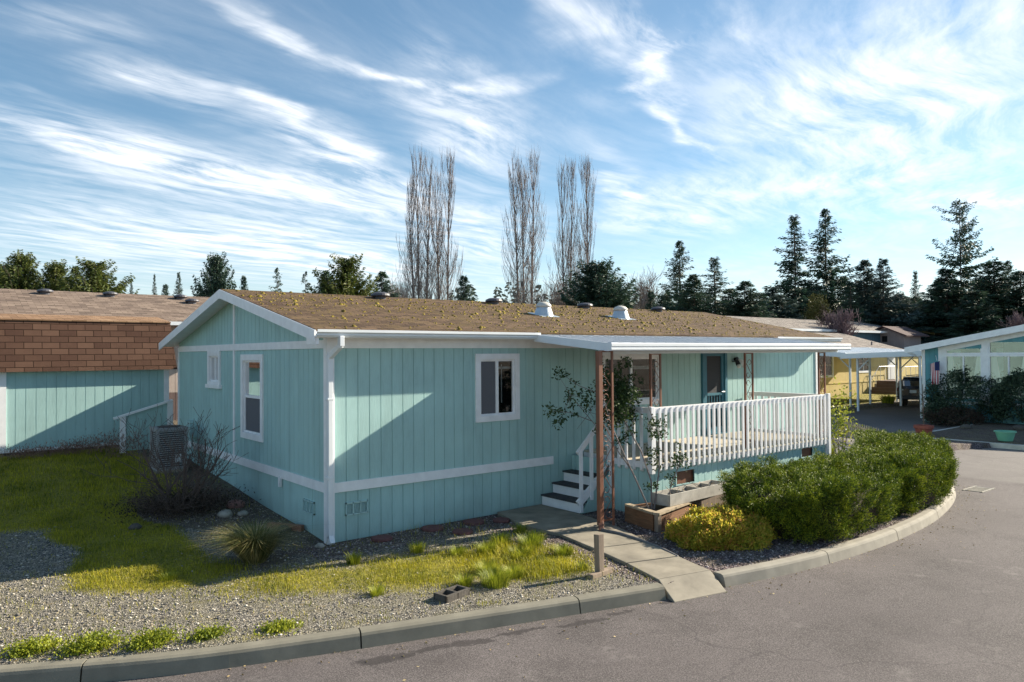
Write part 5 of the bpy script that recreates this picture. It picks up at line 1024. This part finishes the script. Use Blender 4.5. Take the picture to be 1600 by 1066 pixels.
# juniper hedge: clipped spreading junipers
def juniper(label,poly_fn,n,loc,topz):
    pass
def juniper_block(label,cx,cy,hx,hy,rot,h,nclump,seed,under=.5,side=1.0,front_slope=.25):
    t=thing('juniper_shrub',label,'juniper',(cx,cy,0),'clipped juniper hedge along the kerb'); rg=np.random.default_rng(seed)
    a=math.radians(rot); R2=np.array([[cos(a),-sin(a),0],[sin(a),cos(a),0],[0,0,1]])
    C_=[];Nn_=[]
    def outline(th): # superellipse
        e=.62; return np.stack([np.sign(np.cos(th))*np.abs(np.cos(th))**e*hx,np.sign(np.sin(th))*np.abs(np.sin(th))**e*hy],1)
    def hgt(x,y): return h+.07*np.sin(x*2.3+seed)+.06*np.sin(y*3.1+seed*2+x)+.04*np.sin(x*6+y*5)
    nclump=int(nclump*.42); nt_=int(nclump*.5); th=rg.uniform(0,2*pi,nt_); rr=np.sqrt(rg.uniform(0,1,nt_)); p=outline(th)*rr[:,None]; z=hgt(p[:,0],p[:,1])*(1-.14*rr**6)+rg.normal(size=nt_)*.015
    C_.append(np.stack([p[:,0],p[:,1],z],1)); nn=np.stack([p[:,0]/hx*.4*rr**3,p[:,1]/hy*.4*rr**3,np.ones(nt_)*.6],1)+rg.normal(size=(nt_,3))*.35; Nn_.append(nn)
    ns=int(nclump*.5); th=rg.uniform(0,2*pi,ns); v=rg.uniform(0,1,ns)**.8; p=outline(th); bul=1-.07*(1-v)**1.3+.025*np.sin(th*9+v*7)+rg.normal(size=ns)*.015
    z=.06+v*(hgt(p[:,0],p[:,1])-.08); C_.append(np.stack([p[:,0]*bul,p[:,1]*bul,z],1)); l=np.hypot(p[:,0]/hx,p[:,1]/hy); nn=np.stack([p[:,0]/hx/l,p[:,1]/hy/l,.35+.3*v],1)+np.array([.25,-.1,.35])+rg.normal(size=(ns,3))*.3; Nn_.append(nn)
    C_=np.concatenate(C_)@R2.T; Nn_=norm(np.concatenate(Nn_))@R2.T
    # each clump is a little fan of needles along a short twig
    per=95; n=len(C_); lump=.05*np.sin(C_[:,0]*11+seed)*np.sin(C_[:,1]*12+C_[:,0]*3)+.05*np.sin(C_[:,2]*17+C_[:,0]*21); C_=C_+Nn_*(lump+rg.normal(size=n)*.045-.02)[:,None]; idx=np.repeat(np.arange(n),per); s=rg.uniform(-.05,.10,n*per)*np.repeat(rg.uniform(.6,1.3,n),per); tw=Nn_[idx]; c=C_[idx]+tw*s[:,None]+rg.normal(size=(n*per,3))*(.040-.22*s)[:,None].clip(.010,.04); d=tw*1.3+rg.normal(size=(n*per,3))*.5
    V,F=leaves(c,d,rg.uniform(.022,.045,n*per),.011); npmesh('foliage',V,F,'juniper',t)
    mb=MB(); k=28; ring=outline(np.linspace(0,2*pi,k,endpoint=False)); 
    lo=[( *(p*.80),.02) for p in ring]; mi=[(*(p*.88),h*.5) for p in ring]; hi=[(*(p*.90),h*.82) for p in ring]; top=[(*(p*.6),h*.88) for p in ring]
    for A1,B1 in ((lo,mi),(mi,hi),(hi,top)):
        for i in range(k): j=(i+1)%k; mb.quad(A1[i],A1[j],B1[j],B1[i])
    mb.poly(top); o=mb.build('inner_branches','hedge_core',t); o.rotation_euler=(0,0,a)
    mb=MB(); 
    for i in range(60): th_=random.uniform(0,6.28); q=outline(np.array([th_]))[0]; q=q@R2[:2,:2].T; mb.tube([(q[0]*.4,q[1]*.4,0),(q[0]*.7,q[1]*.7,h*.3),(q[0]*.95,q[1]*.95,h*random.uniform(.4,.8))],[.02,.012,.005],4)
    mb.build('stems','twig',t); return t
juniper_block('large dark-sided juniper, nearest the walk, spreading over the kerb bed',6.95,-4.02,1.75,.97,5,.78,5200,3)
juniper_block('juniper in the middle of the hedge, beside the porch railing',9.5,-3.96,1.55,.92,2,.75,4600,8)
juniper_block('juniper at the outer kerb bend with bare brown stems showing',11.75,-3.36,1.3,.86,20,.76,3600,5)
juniper_block('farthest juniper, in front of the picket fence',13.6,-2.42,1.2,.66,42,.76,2600,9)
# low weeds under the hedge bend
n=2500; C_=RNG.normal(size=(n,3))*np.array([.6,.14,.07]); C_[:,2]=np.abs(C_[:,2])+.02; V,F=leaves(C_,RNG.normal(size=(n,3))+np.array([0,0,.6]),.05,.014); o=npmesh('ground_cover',V,F,'juniper'); o.location=(10.9,-4.15,0); o.rotation_euler=(0,0,.25); tag(o,None,None,kind='stuff')
def roundbush(name,label,loc,bxx,n,per,L,W,m,cat='bush',group=None,core='hedge_core',flat=.05,trunk=True):
    t=thing(name,label,cat,loc,group); a=RNG.uniform(0,2*pi,n); ph=np.arccos(RNG.uniform(-.55,1,n)); nr=np.stack([np.sin(ph)*np.cos(a),np.sin(ph)*np.sin(a),np.cos(ph)],1)
    rad=1+.09*np.sin(a*4+ph*5)+.06*np.sin(a*9-ph*7)+.05*RNG.normal(size=n); rad*=RNG.choice([1,.85],n,p=[.75,.25]); c=nr*np.array(bxx)*rad[:,None]; c[:,2]+=bxx[2]*.62; c[:,2]=np.maximum(c[:,2],.03)
    idx=np.repeat(np.arange(n),per); cc=c[idx]+RNG.normal(size=(n*per,3))*L*.6; V,F=leaves(cc,nr[idx]+RNG.normal(size=(n*per,3))*.9,L*RNG.uniform(.6,1.2,n*per),W); npmesh('leaves',V,F,m,t)
    mb=MB(); 
    for i in range(9): th_=random.uniform(0,6.28); mb.tube([(0,0,0),(.3*bxx[0]*cos(th_),.3*bxx[1]*sin(th_),bxx[2]*.5),(.7*bxx[0]*cos(th_),.7*bxx[1]*sin(th_),bxx[2]*1.1)],[.04,.03,.01],5)
    mb.build('stems','bark',t); return t
s1=spot(1515,30.6); roundbush('rhododendron_bush','large dark green rounded bush in front of the sunroom windows',(s1[0],s1[1],0),(1.55,1.55,1.25),1500,14,.13,.05,'leaf_dark')
s1=spot(1596,28.5); roundbush('rhododendron_bush','dark green bush cut by the right edge of the photo, beside the mint tub',(s1[0],s1[1],.15),(.85,.85,1.1),700,14,.13,.05,'leaf_dark')
s1=spot(1489,29.5); roundbush('low_shrub','low brownish shrub under the large dark bush',(s1[0],s1[1],0),(.9,.9,.35),350,12,.09,.03,'hedge_core')
s1=spot(1462,30.2); roundbush('low_shrub','small dark shrub at the deep teal house corner beside the pot',(s1[0],s1[1],0),(.45,.45,.45),260,12,.09,.04,'leaf_dark')
q=spot(1309,18.4); yb=thing('lime_shrub','thin lime-leaved shrub growing past the far end of the porch railing','shrub',(q[0],q[1],0)); n=620
mb=MB(); 
for k in range(9): a=k*.7; mb.tube([(.0,.0,0),(.15*cos(a),.15*sin(a),.6),(.28*cos(a),.28*sin(a),1.3)],[.012,.008,.004],4)
mb.build('stems','bark_pale',yb); C_=RNG.normal(size=(n,3))*np.array([.17,.17,.36])+np.array([0,0,1.15]); V,F=leaves(C_,RNG.normal(size=(n,3)),.09,.05); npmesh('leaves',V,F,'leaf_lime',yb)
for (x,y,lb) in ((15.0,.2,'green weedy tuft in front of the picket fence'),(16.9,1.6,'taller weedy tuft left of the picket fence'),(14.3,.4,'grassy tuft behind the porch end')): tuft(x,y,.5,.35,500,'grass_tuft',lb,w=.02)
q=spot(1386,41); tuft(q[0],q[1],.5,.6,260,'grass_tuft','spiky green tuft at the foot of the carport posts',w=.05)
# ------------------------------------------------------------------ trees
def conifer_mesh(seed,Hh=10.,R=2.4,n_lvl=34,droop=.35,density=1.0,gap=.08,leaf=.36,first=.06,power=.9,irregular=.15):
    rg=np.random.default_rng(seed); C_=[];D_=[];mb=MB(); mb.tube([(0,0,-.3),(.0,0,Hh*.3),(.03,.02,Hh*.7),(0,0,Hh)],[Hh*.014,Hh*.011,Hh*.005,.01],7)
    NB=int(n_lvl*7*density)
    for i in range(NB):
        t=first+(1-first)*((i+rg.uniform())/NB)**1.02; z=Hh*t; Lr=R*(1-t)**power*(1+.16*math.sin(t*23+seed)+rg.normal()*irregular*.5)+.10
        if rg.uniform()<gap*.6: continue
        a=rg.uniform(0,2*pi); L=max(.12,Lr*rg.uniform(.6,1.12)*(1+.18*math.sin(a*2+seed+t*5))); rise=(.55*t-.1); ns=max(4,int(L/.12)); ss=(np.arange(ns)+.5)/ns
        x=ss*L; zz=z+x*rise-droop*L*ss**1.8+.12*L*ss**4*2; px=np.stack([np.cos(a)*x,np.sin(a)*x,zz],1)
        if L>.5: mb.tube([(0,0,z),tuple(px[ns//2]),tuple(px[-1])],[.02+.008*L,.015,.006],3)
        for kk in range(8):
            side=rg.choice([-1,1],ns); w=.30*L*(1-ss*.65)*rg.uniform(.0,1,ns)*.6
            off=np.stack([-np.sin(a)*side*w,np.cos(a)*side*w,-.15*w+rg.normal(size=ns)*.05],1); C_.append(px+off+rg.normal(size=(ns,3))*.03)
            D_.append(np.stack([np.cos(a)*.8-np.sin(a)*side*.7,np.sin(a)*.8+np.cos(a)*side*.7,-.35+rg.normal(size=ns)*.3],1))
    C_=np.concatenate(C_);D_=np.concatenate(D_); tt=np.clip(1.15-C_[:,2]/Hh,.25,1); V,F=leaves(C_,D_,leaf*rg.uniform(.6,1.2,len(C_))*(.35+.65*tt),leaf*.26*(.35+.65*tt))
    return mb,V,F
PROTO={}
def proto(key,**kw):
    mb,V,F=conifer_mesh(**kw); PROTO[key]=(mb,V,F,kw.get('Hh',10.),kw.get('R',2.4))
proto('fir_a',seed=1,R=2.6,droop=.30,gap=.10,leaf=.34); proto('fir_b',seed=2,R=2.5,droop=.42,gap=.16,leaf=.32,irregular=.22); proto('fir_c',seed=3,R=2.4,droop=.2,density=1.3,gap=.05,leaf=.40,power=.75)
proto('dense',seed=4,R=3.6,n_lvl=30,droop=-.15,density=1.7,gap=.0,leaf=.55,power=.5,irregular=.12); proto('sparse',seed=6,R=3.2,n_lvl=16,droop=.5,gap=.3,leaf=.38,irregular=.3); proto('ragged',seed=12,R=2.7,n_lvl=24,droop=.22,gap=.22,leaf=.38,power=.45,irregular=.6)
def conifer(key,px,top,D,hw,label,m='fir',z0=0,name='fir_tree'):
    mb,V,F,Hh,R=PROTO[key]; loc=spot(px,D,z0); Ht=zat(top,D,px)-z0; Rw=hw/1150*D*{'dense':2.0,'fir_c':2.3,'fir_a':1.85,'fir_b':1.8,'ragged':1.35,'sparse':2.1}[key]
    mk=(key,m)
    if mk not in CACHE:
        t=thing(name,label,'tree',loc,'evergreen trees behind the houses'); tr_=mb.build('trunk','bark',t); cr=npmesh('crown',V,F,m,t); CACHE[mk]=t
    else:
        t=copy_tree(CACHE[mk]); t['label']=label; t.name=name; t.location=loc
    t.scale=(Rw/R,Rw/R,Ht/Hh); t.rotation_euler=(0,0,random.uniform(0,6.28)); return t
CACHE={}
T=[('dense',32,402,50,36,'cedar','tall yellow-green cedar, leftmost above the russet shed roof','cedar_tree'),('dense',4,416,52,22,'fir','dark conifer cut by the left edge of the photo','fir_tree'),
('dense',87,415,50,28,'cedar','second yellow-green cedar from the left above the grey-brown roof','cedar_tree'),('dense',150,413,49,38,'cedar','broad yellow-green cedar, third from the left above the grey-brown roof','cedar_tree'),('fir_c',118,417,51,20,'cedar','narrow cedar between the second and the broad cedar at left','cedar_tree'),
('fir_a',205,440,150,9,'fir_blue','tiny distant fir right of the left-hand cedars','fir_tree'),('fir_b',241,429,150,9,'fir_blue','distant thin fir above the middle of the far left roof','fir_tree'),('fir_a',279,426,140,14,'fir_blue','distant pair-like fir just left of the house gable','fir_tree'),('fir_c',258,445,150,12,'fir_blue','short distant fir between the two thin distant ones','fir_tree'),
('dense',338,404,42,24,'fir','dark dense conifer rising behind the gable peak','fir_tree'),('fir_c',381,432,70,11,'fir','small conifer just right of the gable peak','fir_tree'),('sparse',434,418,60,24,'fir','sparse cedar with drooping arms above the mossy roof','cedar_tree'),('sparse',477,424,60,20,'fir','second sparse cedar, right of the drooping one','cedar_tree'),
('dense',541,407,46,36,'cedar','broad rounded green conifer above the left vent of the mossy roof','fir_tree'),('fir_c',510,424,50,26,'fir','dark conifer touching the broad rounded one on its left','fir_tree'),('fir_c',597,425,62,26,'fir','dark twin-topped conifer left of the bare poplars','fir_tree'),
('fir_c',725,432,56,20,'fir','small green conifer at the foot of the first poplars','fir_tree'),('dense',933,414,52,44,'fir','wide dark green conifer right of the last poplar','fir_tree'),('fir_c',965,440,56,24,'fir','shorter conifer leaning out right of the wide dark one','fir_tree'),
('fir_c',1018,455,70,14,'fir','small dark conifer above the mossy roof right of the bare tree','fir_tree'),('fir_a',1064,377,66,40,'fir','pointed dark fir, first of the right-hand group','fir_tree'),('fir_b',1117,403,66,44,'fir','broad dark fir right of the pointed one','fir_tree'),('fir_c',1085,430,62,30,'fir','low dark fir between the pointed and the broad fir','fir_tree'),
('fir_c',1165,440,64,36,'fir','dark fir left of the two tallest firs','fir_tree'),('fir_b',1243,337,76,44,'fir','left one of the two tallest firs','fir_tree'),('fir_a',1293,327,78,44,'fir','right one of the two tallest firs','fir_tree'),('fir_c',1210,450,70,36,'fir_blue','low dark fir at the foot of the two tallest','fir_tree'),
('fir_c',1352,407,74,30,'fir_blue','bluish fir right of the two tallest firs','fir_tree'),('fir_a',1382,405,72,42,'fir_blue','bluish fir left of the short narrow one','fir_tree'),('fir_b',1330,440,70,34,'fir','low fir behind the purple bare shrub','fir_tree'),('fir_b',1432,424,80,18,'fir','short narrow fir standing apart between the bluish firs and the ragged one','fir_tree'),
('ragged',1503,314,74,46,'fir','tall ragged fir with bare patches, at right','fir_tree'),('fir_c',1480,420,72,36,'fir','fir filling the foot of the ragged fir on the left','fir_tree'),('fir_c',1555,410,70,42,'fir','dark fir right of the ragged fir','fir_tree'),('fir_c',1597,424,68,40,'fir','dark fir cut by the right edge of the photo','fir_tree'),('fir_c',1450,470,76,34,'fir_blue','low fir behind the slate blue house','fir_tree'),('fir_c',1405,460,76,36,'fir_blue','low bluish fir above the slate blue roof','fir_tree'),('fir_c',1525,455,66,40,'fir','low spreading fir above the golden-brown far roof','fir_tree')]
T+=[('fir_c',1142,452,85,34,'fir','low fir filling the gap right of the broad dark fir','fir_tree'),('fir_c',1188,458,86,34,'fir_blue','low bluish fir left of the two tallest firs','fir_tree'),('dense',1262,452,88,30,'fir','dense low conifer between the trunks of the two tallest firs','fir_tree'),('fir_a',1318,432,88,30,'fir','slim fir directly right of the tallest fir','fir_tree'),('dense',1366,448,88,30,'fir','dense low conifer among the bluish firs','fir_tree'),('dense',1425,466,90,30,'fir_blue','dense low conifer at the foot of the short narrow fir','fir_tree'),('fir_c',1468,440,86,30,'fir','fir between the short narrow fir and the ragged fir','fir_tree'),('dense',1535,438,82,28,'fir','dense conifer behind the ragged fir on its right','fir_tree'),('fir_a',1578,408,84,30,'fir','pointed fir second from the right edge','fir_tree'),('dense',1040,462,84,20,'fir','small dense conifer at the foot of the pointed dark fir','fir_tree')]
for (k,px,top,D,hw,m,lb,nm) in T: conifer(k,px,top,D,hw,lb,m,name=nm)
q=spot(1279,66); roundbush('golden_cypress','rounded olive-gold clipped cypress at the right end of the mossy roof',(q[0],q[1],0),(1.3,1.3,4.9),1500,10,.22,.08,'golden','tree')
for o in COL.objects:
    if o.name.startswith('golden_cypress'): o.location.z=-.6
q=spot(1288,61); roundbush('columnar_shrub','narrow dark brown columnar shrub before the olive-gold cypress',(q[0],q[1],-.8),(.5,.5,4.3),500,10,.18,.06,'hedge_core','shrub')
# poplars
def poplar(label,px,top,D,hw,stems,seed,name='poplar_tree',m='bark_pale',nbr=64):
    random.seed(seed); loc=spot(px,D,0); Ht=zat(top,D,px)*.95; Rw=hw/1150*D*1.12; t=thing(name,label,'tree',loc,'bare poplars behind the house'); mt=MB(); mc=MB()
    for s in range(stems):
        a=s*2*pi/stems+random.uniform(-.4,.4); off=(.34*Rw if stems>1 else 0); h=Ht*random.uniform(.86,1.0) if s else Ht; bx_=(off*cos(a),off*sin(a)); tx=(bx_[0]*1.8+random.gauss(0,.1),bx_[1]*1.8)
        pts=[(bx_[0]*.5,bx_[1]*.5,-.3),(bx_[0]*.9,bx_[1]*.9,h*.25),(bx_[0]*1.3,bx_[1]*1.3,h*.6),(tx[0],tx[1],h)]; mt.tube(pts,[.17,.14,.08,.02],6)
        for k in range(nbr):
            u=random.uniform(.06,.96)**1.15; z=h*u; a2=random.uniform(0,6.28); cx=bx_[0]*(.7+.8*u); cy=bx_[1]*(.7+.8*u)
            rmax=(Rw-off*.6)*(.8+.55*math.sin(min(1,u*1.3)*pi*.6+.4))*(1-.85*max(0,u-.35)/.65)*random.uniform(.5,1.25); L=min(h*random.uniform(.14,.24),(h*1.02-z)); L=max(L,.8)
            p1=(cx+cos(a2)*rmax*.35,cy+sin(a2)*rmax*.35,z+L*.22); p2=(cx+cos(a2)*rmax*.75,cy+sin(a2)*rmax*.75,z+L*.6); p3=(cx+cos(a2)*rmax*.92,cy+sin(a2)*rmax*.92,z+L)
            mc.tube([(cx,cy,z),p1,p2,p3],[.045*(1.1-u*.6),.032*(1.1-u*.6),.020,.010],3)
            for q_ in range(int(25*(1-.72*u))):
                w_=random.uniform(.15,1.); base=[(1-w_)*p1[i]+w_*p3[i] for i in range(3)] if w_>.3 else [(1-w_)*cx+w_*p1[0],(1-w_)*cy+w_*p1[1],z+L*.2*w_]
                l=random.uniform(.6,1.7); aa=random.uniform(0,6.28); e=(base[0]+cos(aa)*l*.22,base[1]+sin(aa)*l*.22,base[2]+l); mid_=(base[0]+cos(aa)*l*.16,base[1]+sin(aa)*l*.16,base[2]+l*.45); mc.tube([base,mid_,e],[.011,.009,.004],3)
    mt.build('trunk','bark_pale',t); mc.build('branches',m,t); return t
poplar('left bare poplar, first of the tall row, with several stems',657,234,76,26,3,1); poplar('second bare poplar, close beside the first',694,230,78,25,2,2); poplar('third bare poplar, standing alone in the middle of the row',821,231,78,29,3,3); poplar('fourth bare poplar, narrow, left of the last',885,248,82,20,2,4); poplar('last bare poplar of the row, rightmost',919,245,84,19,1,5,nbr=110)
def baretree(label,px,top,D,hw,seed,m='twig',name='bare_tree',cat='tree'):
    random.seed(seed); loc=spot(px,D,0); Ht=zat(top,D,px); Rw=hw/1150*D; t=thing(name,label,cat,loc); mb=MB(); mb.tube([(0,0,-.2),(.1,0,Ht*.3),(0,.1,Ht*.55)],[.2,.15,.09],6); mb.build('trunk','bark',t); mb=MB()
    for k in range(16):
        a=k*2.4; z=Ht*random.uniform(.2,.5); branching(mb,(0,0,z),(cos(a)*Rw/Ht*2.0,sin(a)*Rw/Ht*2.0,.9),Ht*.33,.07,3,.5,4,.5,.014,3)
    mb.build('branches',m,t)
baretree('grey bare tree left of the pointed fir',1007,411,92,26,21,'bark_pale'); baretree('faint bare shrubby tree left of the first poplar',618,425,80,26,22,'bark_pale'); baretree('small bare tree at the foot of the fourth poplar',872,432,80,22,23,'bark_pale'); baretree('purple-brown bare shrub right of the olive-gold cypress',1312,470,58,22,24,'twig_red','bare_shrub','shrub'); baretree('reddish bare tree at the right edge above the white rake',1597,470,60,26,25,'twig_red')
# distant wood: one mass on the horizon
rg=np.random.default_rng(77); Cc=[];Dc=[]
for k in range(420):
    px=rg.uniform(-500,2100); D=rg.uniform(190,330); hgt=rg.uniform(15,26)*D/260*(1.12 if px>700 and px<1050 else .85); 
    if 300<px<640: hgt*=.82
    x,y,_=spot(px,D); n=150; u=rg.uniform(0,1,n); a=rg.uniform(0,6.28,n); r=(1-u)**.8*hgt*.2*rg.uniform(.3,1,n); Cc.append(np.stack([x+r*np.cos(a),y+r*np.sin(a),hgt*(.02+.98*u)],1)); Dc.append(np.stack([np.cos(a),np.sin(a),-.35*np.ones(n)],1))
V,F=leaves(np.concatenate(Cc),np.concatenate(Dc),rg.uniform(1.,2.4,420*150),.9); M['farwood']=leafmat('far_wood',[(.2,(.06,.085,.08)),(.6,(.10,.13,.12)),(.9,(.15,.17,.16))],.8,.1,.05)  # haze of distance is mixed into these leaf colours
o=npmesh('distant_wood',V,F,'farwood'); tag(o,None,None,kind='stuff')
random.seed(99)
# ------------------------------------------------------------------ sky, sun, camera
AZ=math.atan2(-.224,.975); EL=math.radians(26.2)
sd=Vector((cos(AZ)*cos(EL),sin(AZ)*cos(EL),sin(EL)))
sl=bpy.data.lights.new('sun','SUN'); sl.energy=4.5; sl.angle=math.radians(.5); sl.color=(1,.90,.73); so_=bpy.data.objects.new('sun',sl); COL.objects.link(so_); so_.rotation_euler=(-sd).to_track_quat('-Z','Y').to_euler(); so_.location=(30,-10,30)
w=bpy.data.worlds.new('World'); sc.world=w; w.use_nodes=True; nt=w.node_tree; nt.nodes.clear()
out=N(nt,'ShaderNodeOutputWorld'); sky=N(nt,'ShaderNodeTexSky',sky_type='NISHITA'); sky.sun_disc=False; sky.sun_elevation=EL; sky.sun_rotation=math.atan2(sd.x,sd.y); sky.air_density=1.0; sky.dust_density=.15; sky.ozone_density=3.0
tc=N(nt,'ShaderNodeTexCoord').outputs['Generated']
def dot(v): n=N(nt,'ShaderNodeVectorMath',operation='DOT_PRODUCT'); nt.links.new(tc,n.inputs[0]); n.inputs[1].default_value=v; return n.outputs['Value']
dz=math_(nt,'MAXIMUM',dot((0,0,1)),.045); pa=math_(nt,'DIVIDE',dot(tuple(RX)),dz); pb=math_(nt,'DIVIDE',dot(tuple(FX)),dz)
cb=N(nt,'ShaderNodeCombineXYZ'); nt.links.new(pa,cb.inputs[0]); nt.links.new(pb,cb.inputs[1]); pv=cb.outputs[0]   # point on a high cloud sheet
def warp(vec,scale,amt,det=3):
    n=N(nt,'ShaderNodeTexNoise'); n.inputs['Scale'].default_value=scale; n.inputs['Detail'].default_value=det; nt.links.new(vec,n.inputs['Vector'])
    s=N(nt,'ShaderNodeVectorMath',operation='SUBTRACT'); nt.links.new(n.outputs['Color'],s.inputs[0]); s.inputs[1].default_value=(.5,.5,.5)
    k=N(nt,'ShaderNodeVectorMath',operation='MULTIPLY_ADD'); nt.links.new(s.outputs[0],k.inputs[0]); k.inputs[1].default_value=(amt,amt,0); nt.links.new(vec,k.inputs[2]); return k.outputs[0]
wv=warp(warp(pv,1.0,.55),4.0,.22,6); 
def plane(px,py):
    v=((553.4-.0072*(px-800))-py)/1150; u=(px-800)/1150; return np.array([u/v,1/v])
STROKES=[(0,195,330,265,17,.75),(200,235,640,330,26,.85),(330,300,640,400,40,.55),(0,330,330,400,26,.5),(180,108,370,150,20,.65),(370,160,620,300,26,.65),(405,140,470,190,13,.85),(470,190,610,290,22,.65),(350,0,470,75,11,.8),(470,75,690,138,10,.8),(0,25,220,60,14,.4),(630,30,740,110,22,.45),(690,165,830,120,15,.7),(690,150,800,260,44,.7),(700,250,780,420,60,.5),(860,-20,1000,85,32,.7),(1000,75,1035,190,20,.95),(1025,185,1110,243,8,.8),(1055,40,1010,90,10,.5),(925,230,985,320,26,.65),(960,340,1140,330,32,.65),(1130,0,1180,90,20,.35),(1150,200,1600,60,70,.85),(1180,260,1600,230,50,.55),(1400,10,1620,40,40,.4),(1180,300,1620,330,40,.45),(1500,308,1600,322,13,.8),(280,350,640,440,22,.6),(100,380,600,430,24,.45),(880,60,1080,10,60,.3),(0,140,330,240,10,.4),(30,250,560,310,18,.35)]
tot=None
for (x0,y0,x1,y1,wd,wt) in STROKES:
    p0,p1=plane(x0,y0),plane(x1,y1); c_=(p0+p1)/2; d_=p1-p0; L_=np.hypot(*d_)/2; th=math.atan2(d_[1],d_[0])
    mx_,my_=(x0+x1)/2,(y0+y1)/2; tn_=np.array([-(y1-y0),(x1-x0)],float); tn_/=np.hypot(*tn_); q0=plane(mx_,my_); q1=plane(mx_+tn_[0]*wd,my_+tn_[1]*wd); dd_=q1-q0; nn_=np.array([-sin(th),cos(th)]); W_=max(.015,abs(dd_@nn_))
    mp=N(nt,'ShaderNodeMapping',vector_type='TEXTURE'); mp.inputs['Location'].default_value=(c_[0],c_[1],0); mp.inputs['Rotation'].default_value=(0,0,th); mp.inputs['Scale'].default_value=(L_*1.15,W_*1.2,1)
    nt.links.new(warp_v if False else wv,mp.inputs[0]); ln=N(nt,'ShaderNodeVectorMath',operation='LENGTH'); nt.links.new(mp.outputs[0],ln.inputs[0])
    mr=N(nt,'ShaderNodeMapRange',interpolation_type='SMOOTHSTEP'); mr.inputs[1].default_value=1.75; mr.inputs[2].default_value=.0; mr.inputs[3].default_value=0; mr.inputs[4].default_value=wt; nt.links.new(ln.outputs['Value'],mr.inputs[0])
    tot=mr.outputs[0] if tot is None else math_(nt,'ADD',tot,mr.outputs[0])
# fibres drawn out along the wind
def fib(ang,sx,sy,scale,det,rough=.6,wa=.5):
    mp=N(nt,'ShaderNodeMapping'); mp.inputs['Rotation'].default_value=(0,0,math.radians(-ang)); nt.links.new(warp(warp(pv,.45,wa,2),2.5,.10,4),mp.inputs[0])
    m2=N(nt,'ShaderNodeMapping'); m2.inputs['Scale'].default_value=(sx,sy,1); nt.links.new(mp.outputs[0],m2.inputs[0])
    n=N(nt,'ShaderNodeTexNoise'); n.inputs['Scale'].default_value=scale; n.inputs['Detail'].default_value=det; n.inputs['Roughness'].default_value=rough; nt.links.new(m2.outputs[0],n.inputs['Vector']); return n.outputs['Fac']
f1=math_(nt,'ADD',math_(nt,'MULTIPLY',fib(56,.40,1.6,3.0,12,.64,1.0),.7),math_(nt,'MULTIPLY',fib(75,.45,1.6,2.6,10,.64,1.6),.3)); f2=fib(70,.6,1.2,.6,8,.6,1.5)
veil=math_(nt,'MULTIPLY',ramp(nt,f2,[(.42,0.),(.70,1.)]),.22)
fr_=ramp(nt,f1,[(.40,0.),(.60,1.)])
dens=math_(nt,'ADD',math_(nt,'MULTIPLY',tot,math_(nt,'ADD',math_(nt,'MULTIPLY',fr_,.80),.10)),math_(nt,'MULTIPLY',veil,math_(nt,'ADD',fr_,.25)))
hz_=ramp(nt,dot((0,0,1)),[(0.,.8),(.06,.40),(.14,.10),(.22,.0)])
fx=math_(nt,'ADD',dens,math_(nt,'MULTIPLY',hz_,math_(nt,'ADD',math_(nt,'MULTIPLY',fr_,.35),.45)),clamp=True)
fx=math_(nt,'MULTIPLY',math_(nt,'SMOOTH_MIN',fx,.93,.15),.97,clamp=True)
hs=N(nt,'ShaderNodeHueSaturation'); hs.inputs['Saturation'].default_value=1.0; hs.inputs['Hue'].default_value=.488; hs.inputs['Value'].default_value=1.0; nt.links.new(sky.outputs[0],hs.inputs['Color'])
b1=N(nt,'ShaderNodeBackground'); b1.inputs[1].default_value=.060; nt.links.new(hs.outputs[0],b1.inputs[0])
b2=N(nt,'ShaderNodeBackground'); b2.inputs[0].default_value=(.90,.925,.96,1); b2.inputs[1].default_value=.53
ms=N(nt,'ShaderNodeMixShader'); nt.links.new(fx,ms.inputs[0]); nt.links.new(b1.outputs[0],ms.inputs[1]); nt.links.new(b2.outputs[0],ms.inputs[2]); nt.links.new(ms.outputs[0],out.inputs[0])
w.cycles.sampling_method='MANUAL'; w.cycles.sample_map_resolution=512
cam=bpy.data.cameras.new('camera'); co_=bpy.data.objects.new('camera',cam); COL.objects.link(co_); cam.sensor_width=36; cam.lens=1150/1600*36; cam.clip_start=.1; cam.clip_end=3000
pt=math.atan(20.4/1150); fwd=Vector(FX)*cos(pt)+Vector((0,0,sin(pt))); up=Vector((0,0,cos(pt)))-Vector(FX)*sin(pt); rt=Vector(RX); a=.0072
r1=rt*cos(a)-up*sin(a); u1=up*cos(a)+rt*sin(a)
# horizon rises towards the right of the picture
mt=Matrix(((r1.x,u1.x,-fwd.x,CAM[0]),(r1.y,u1.y,-fwd.y,CAM[1]),(r1.z,u1.z,-fwd.z,CAM[2]),(0,0,0,1))); co_.matrix_world=mt; sc.camera=co_
sc.view_settings.view_transform='Standard'; sc.view_settings.look='None'; sc.view_settings.exposure=1.38; sc.view_settings.gamma=1
sc.cycles.max_bounces=6; sc.cycles.transparent_max_bounces=8
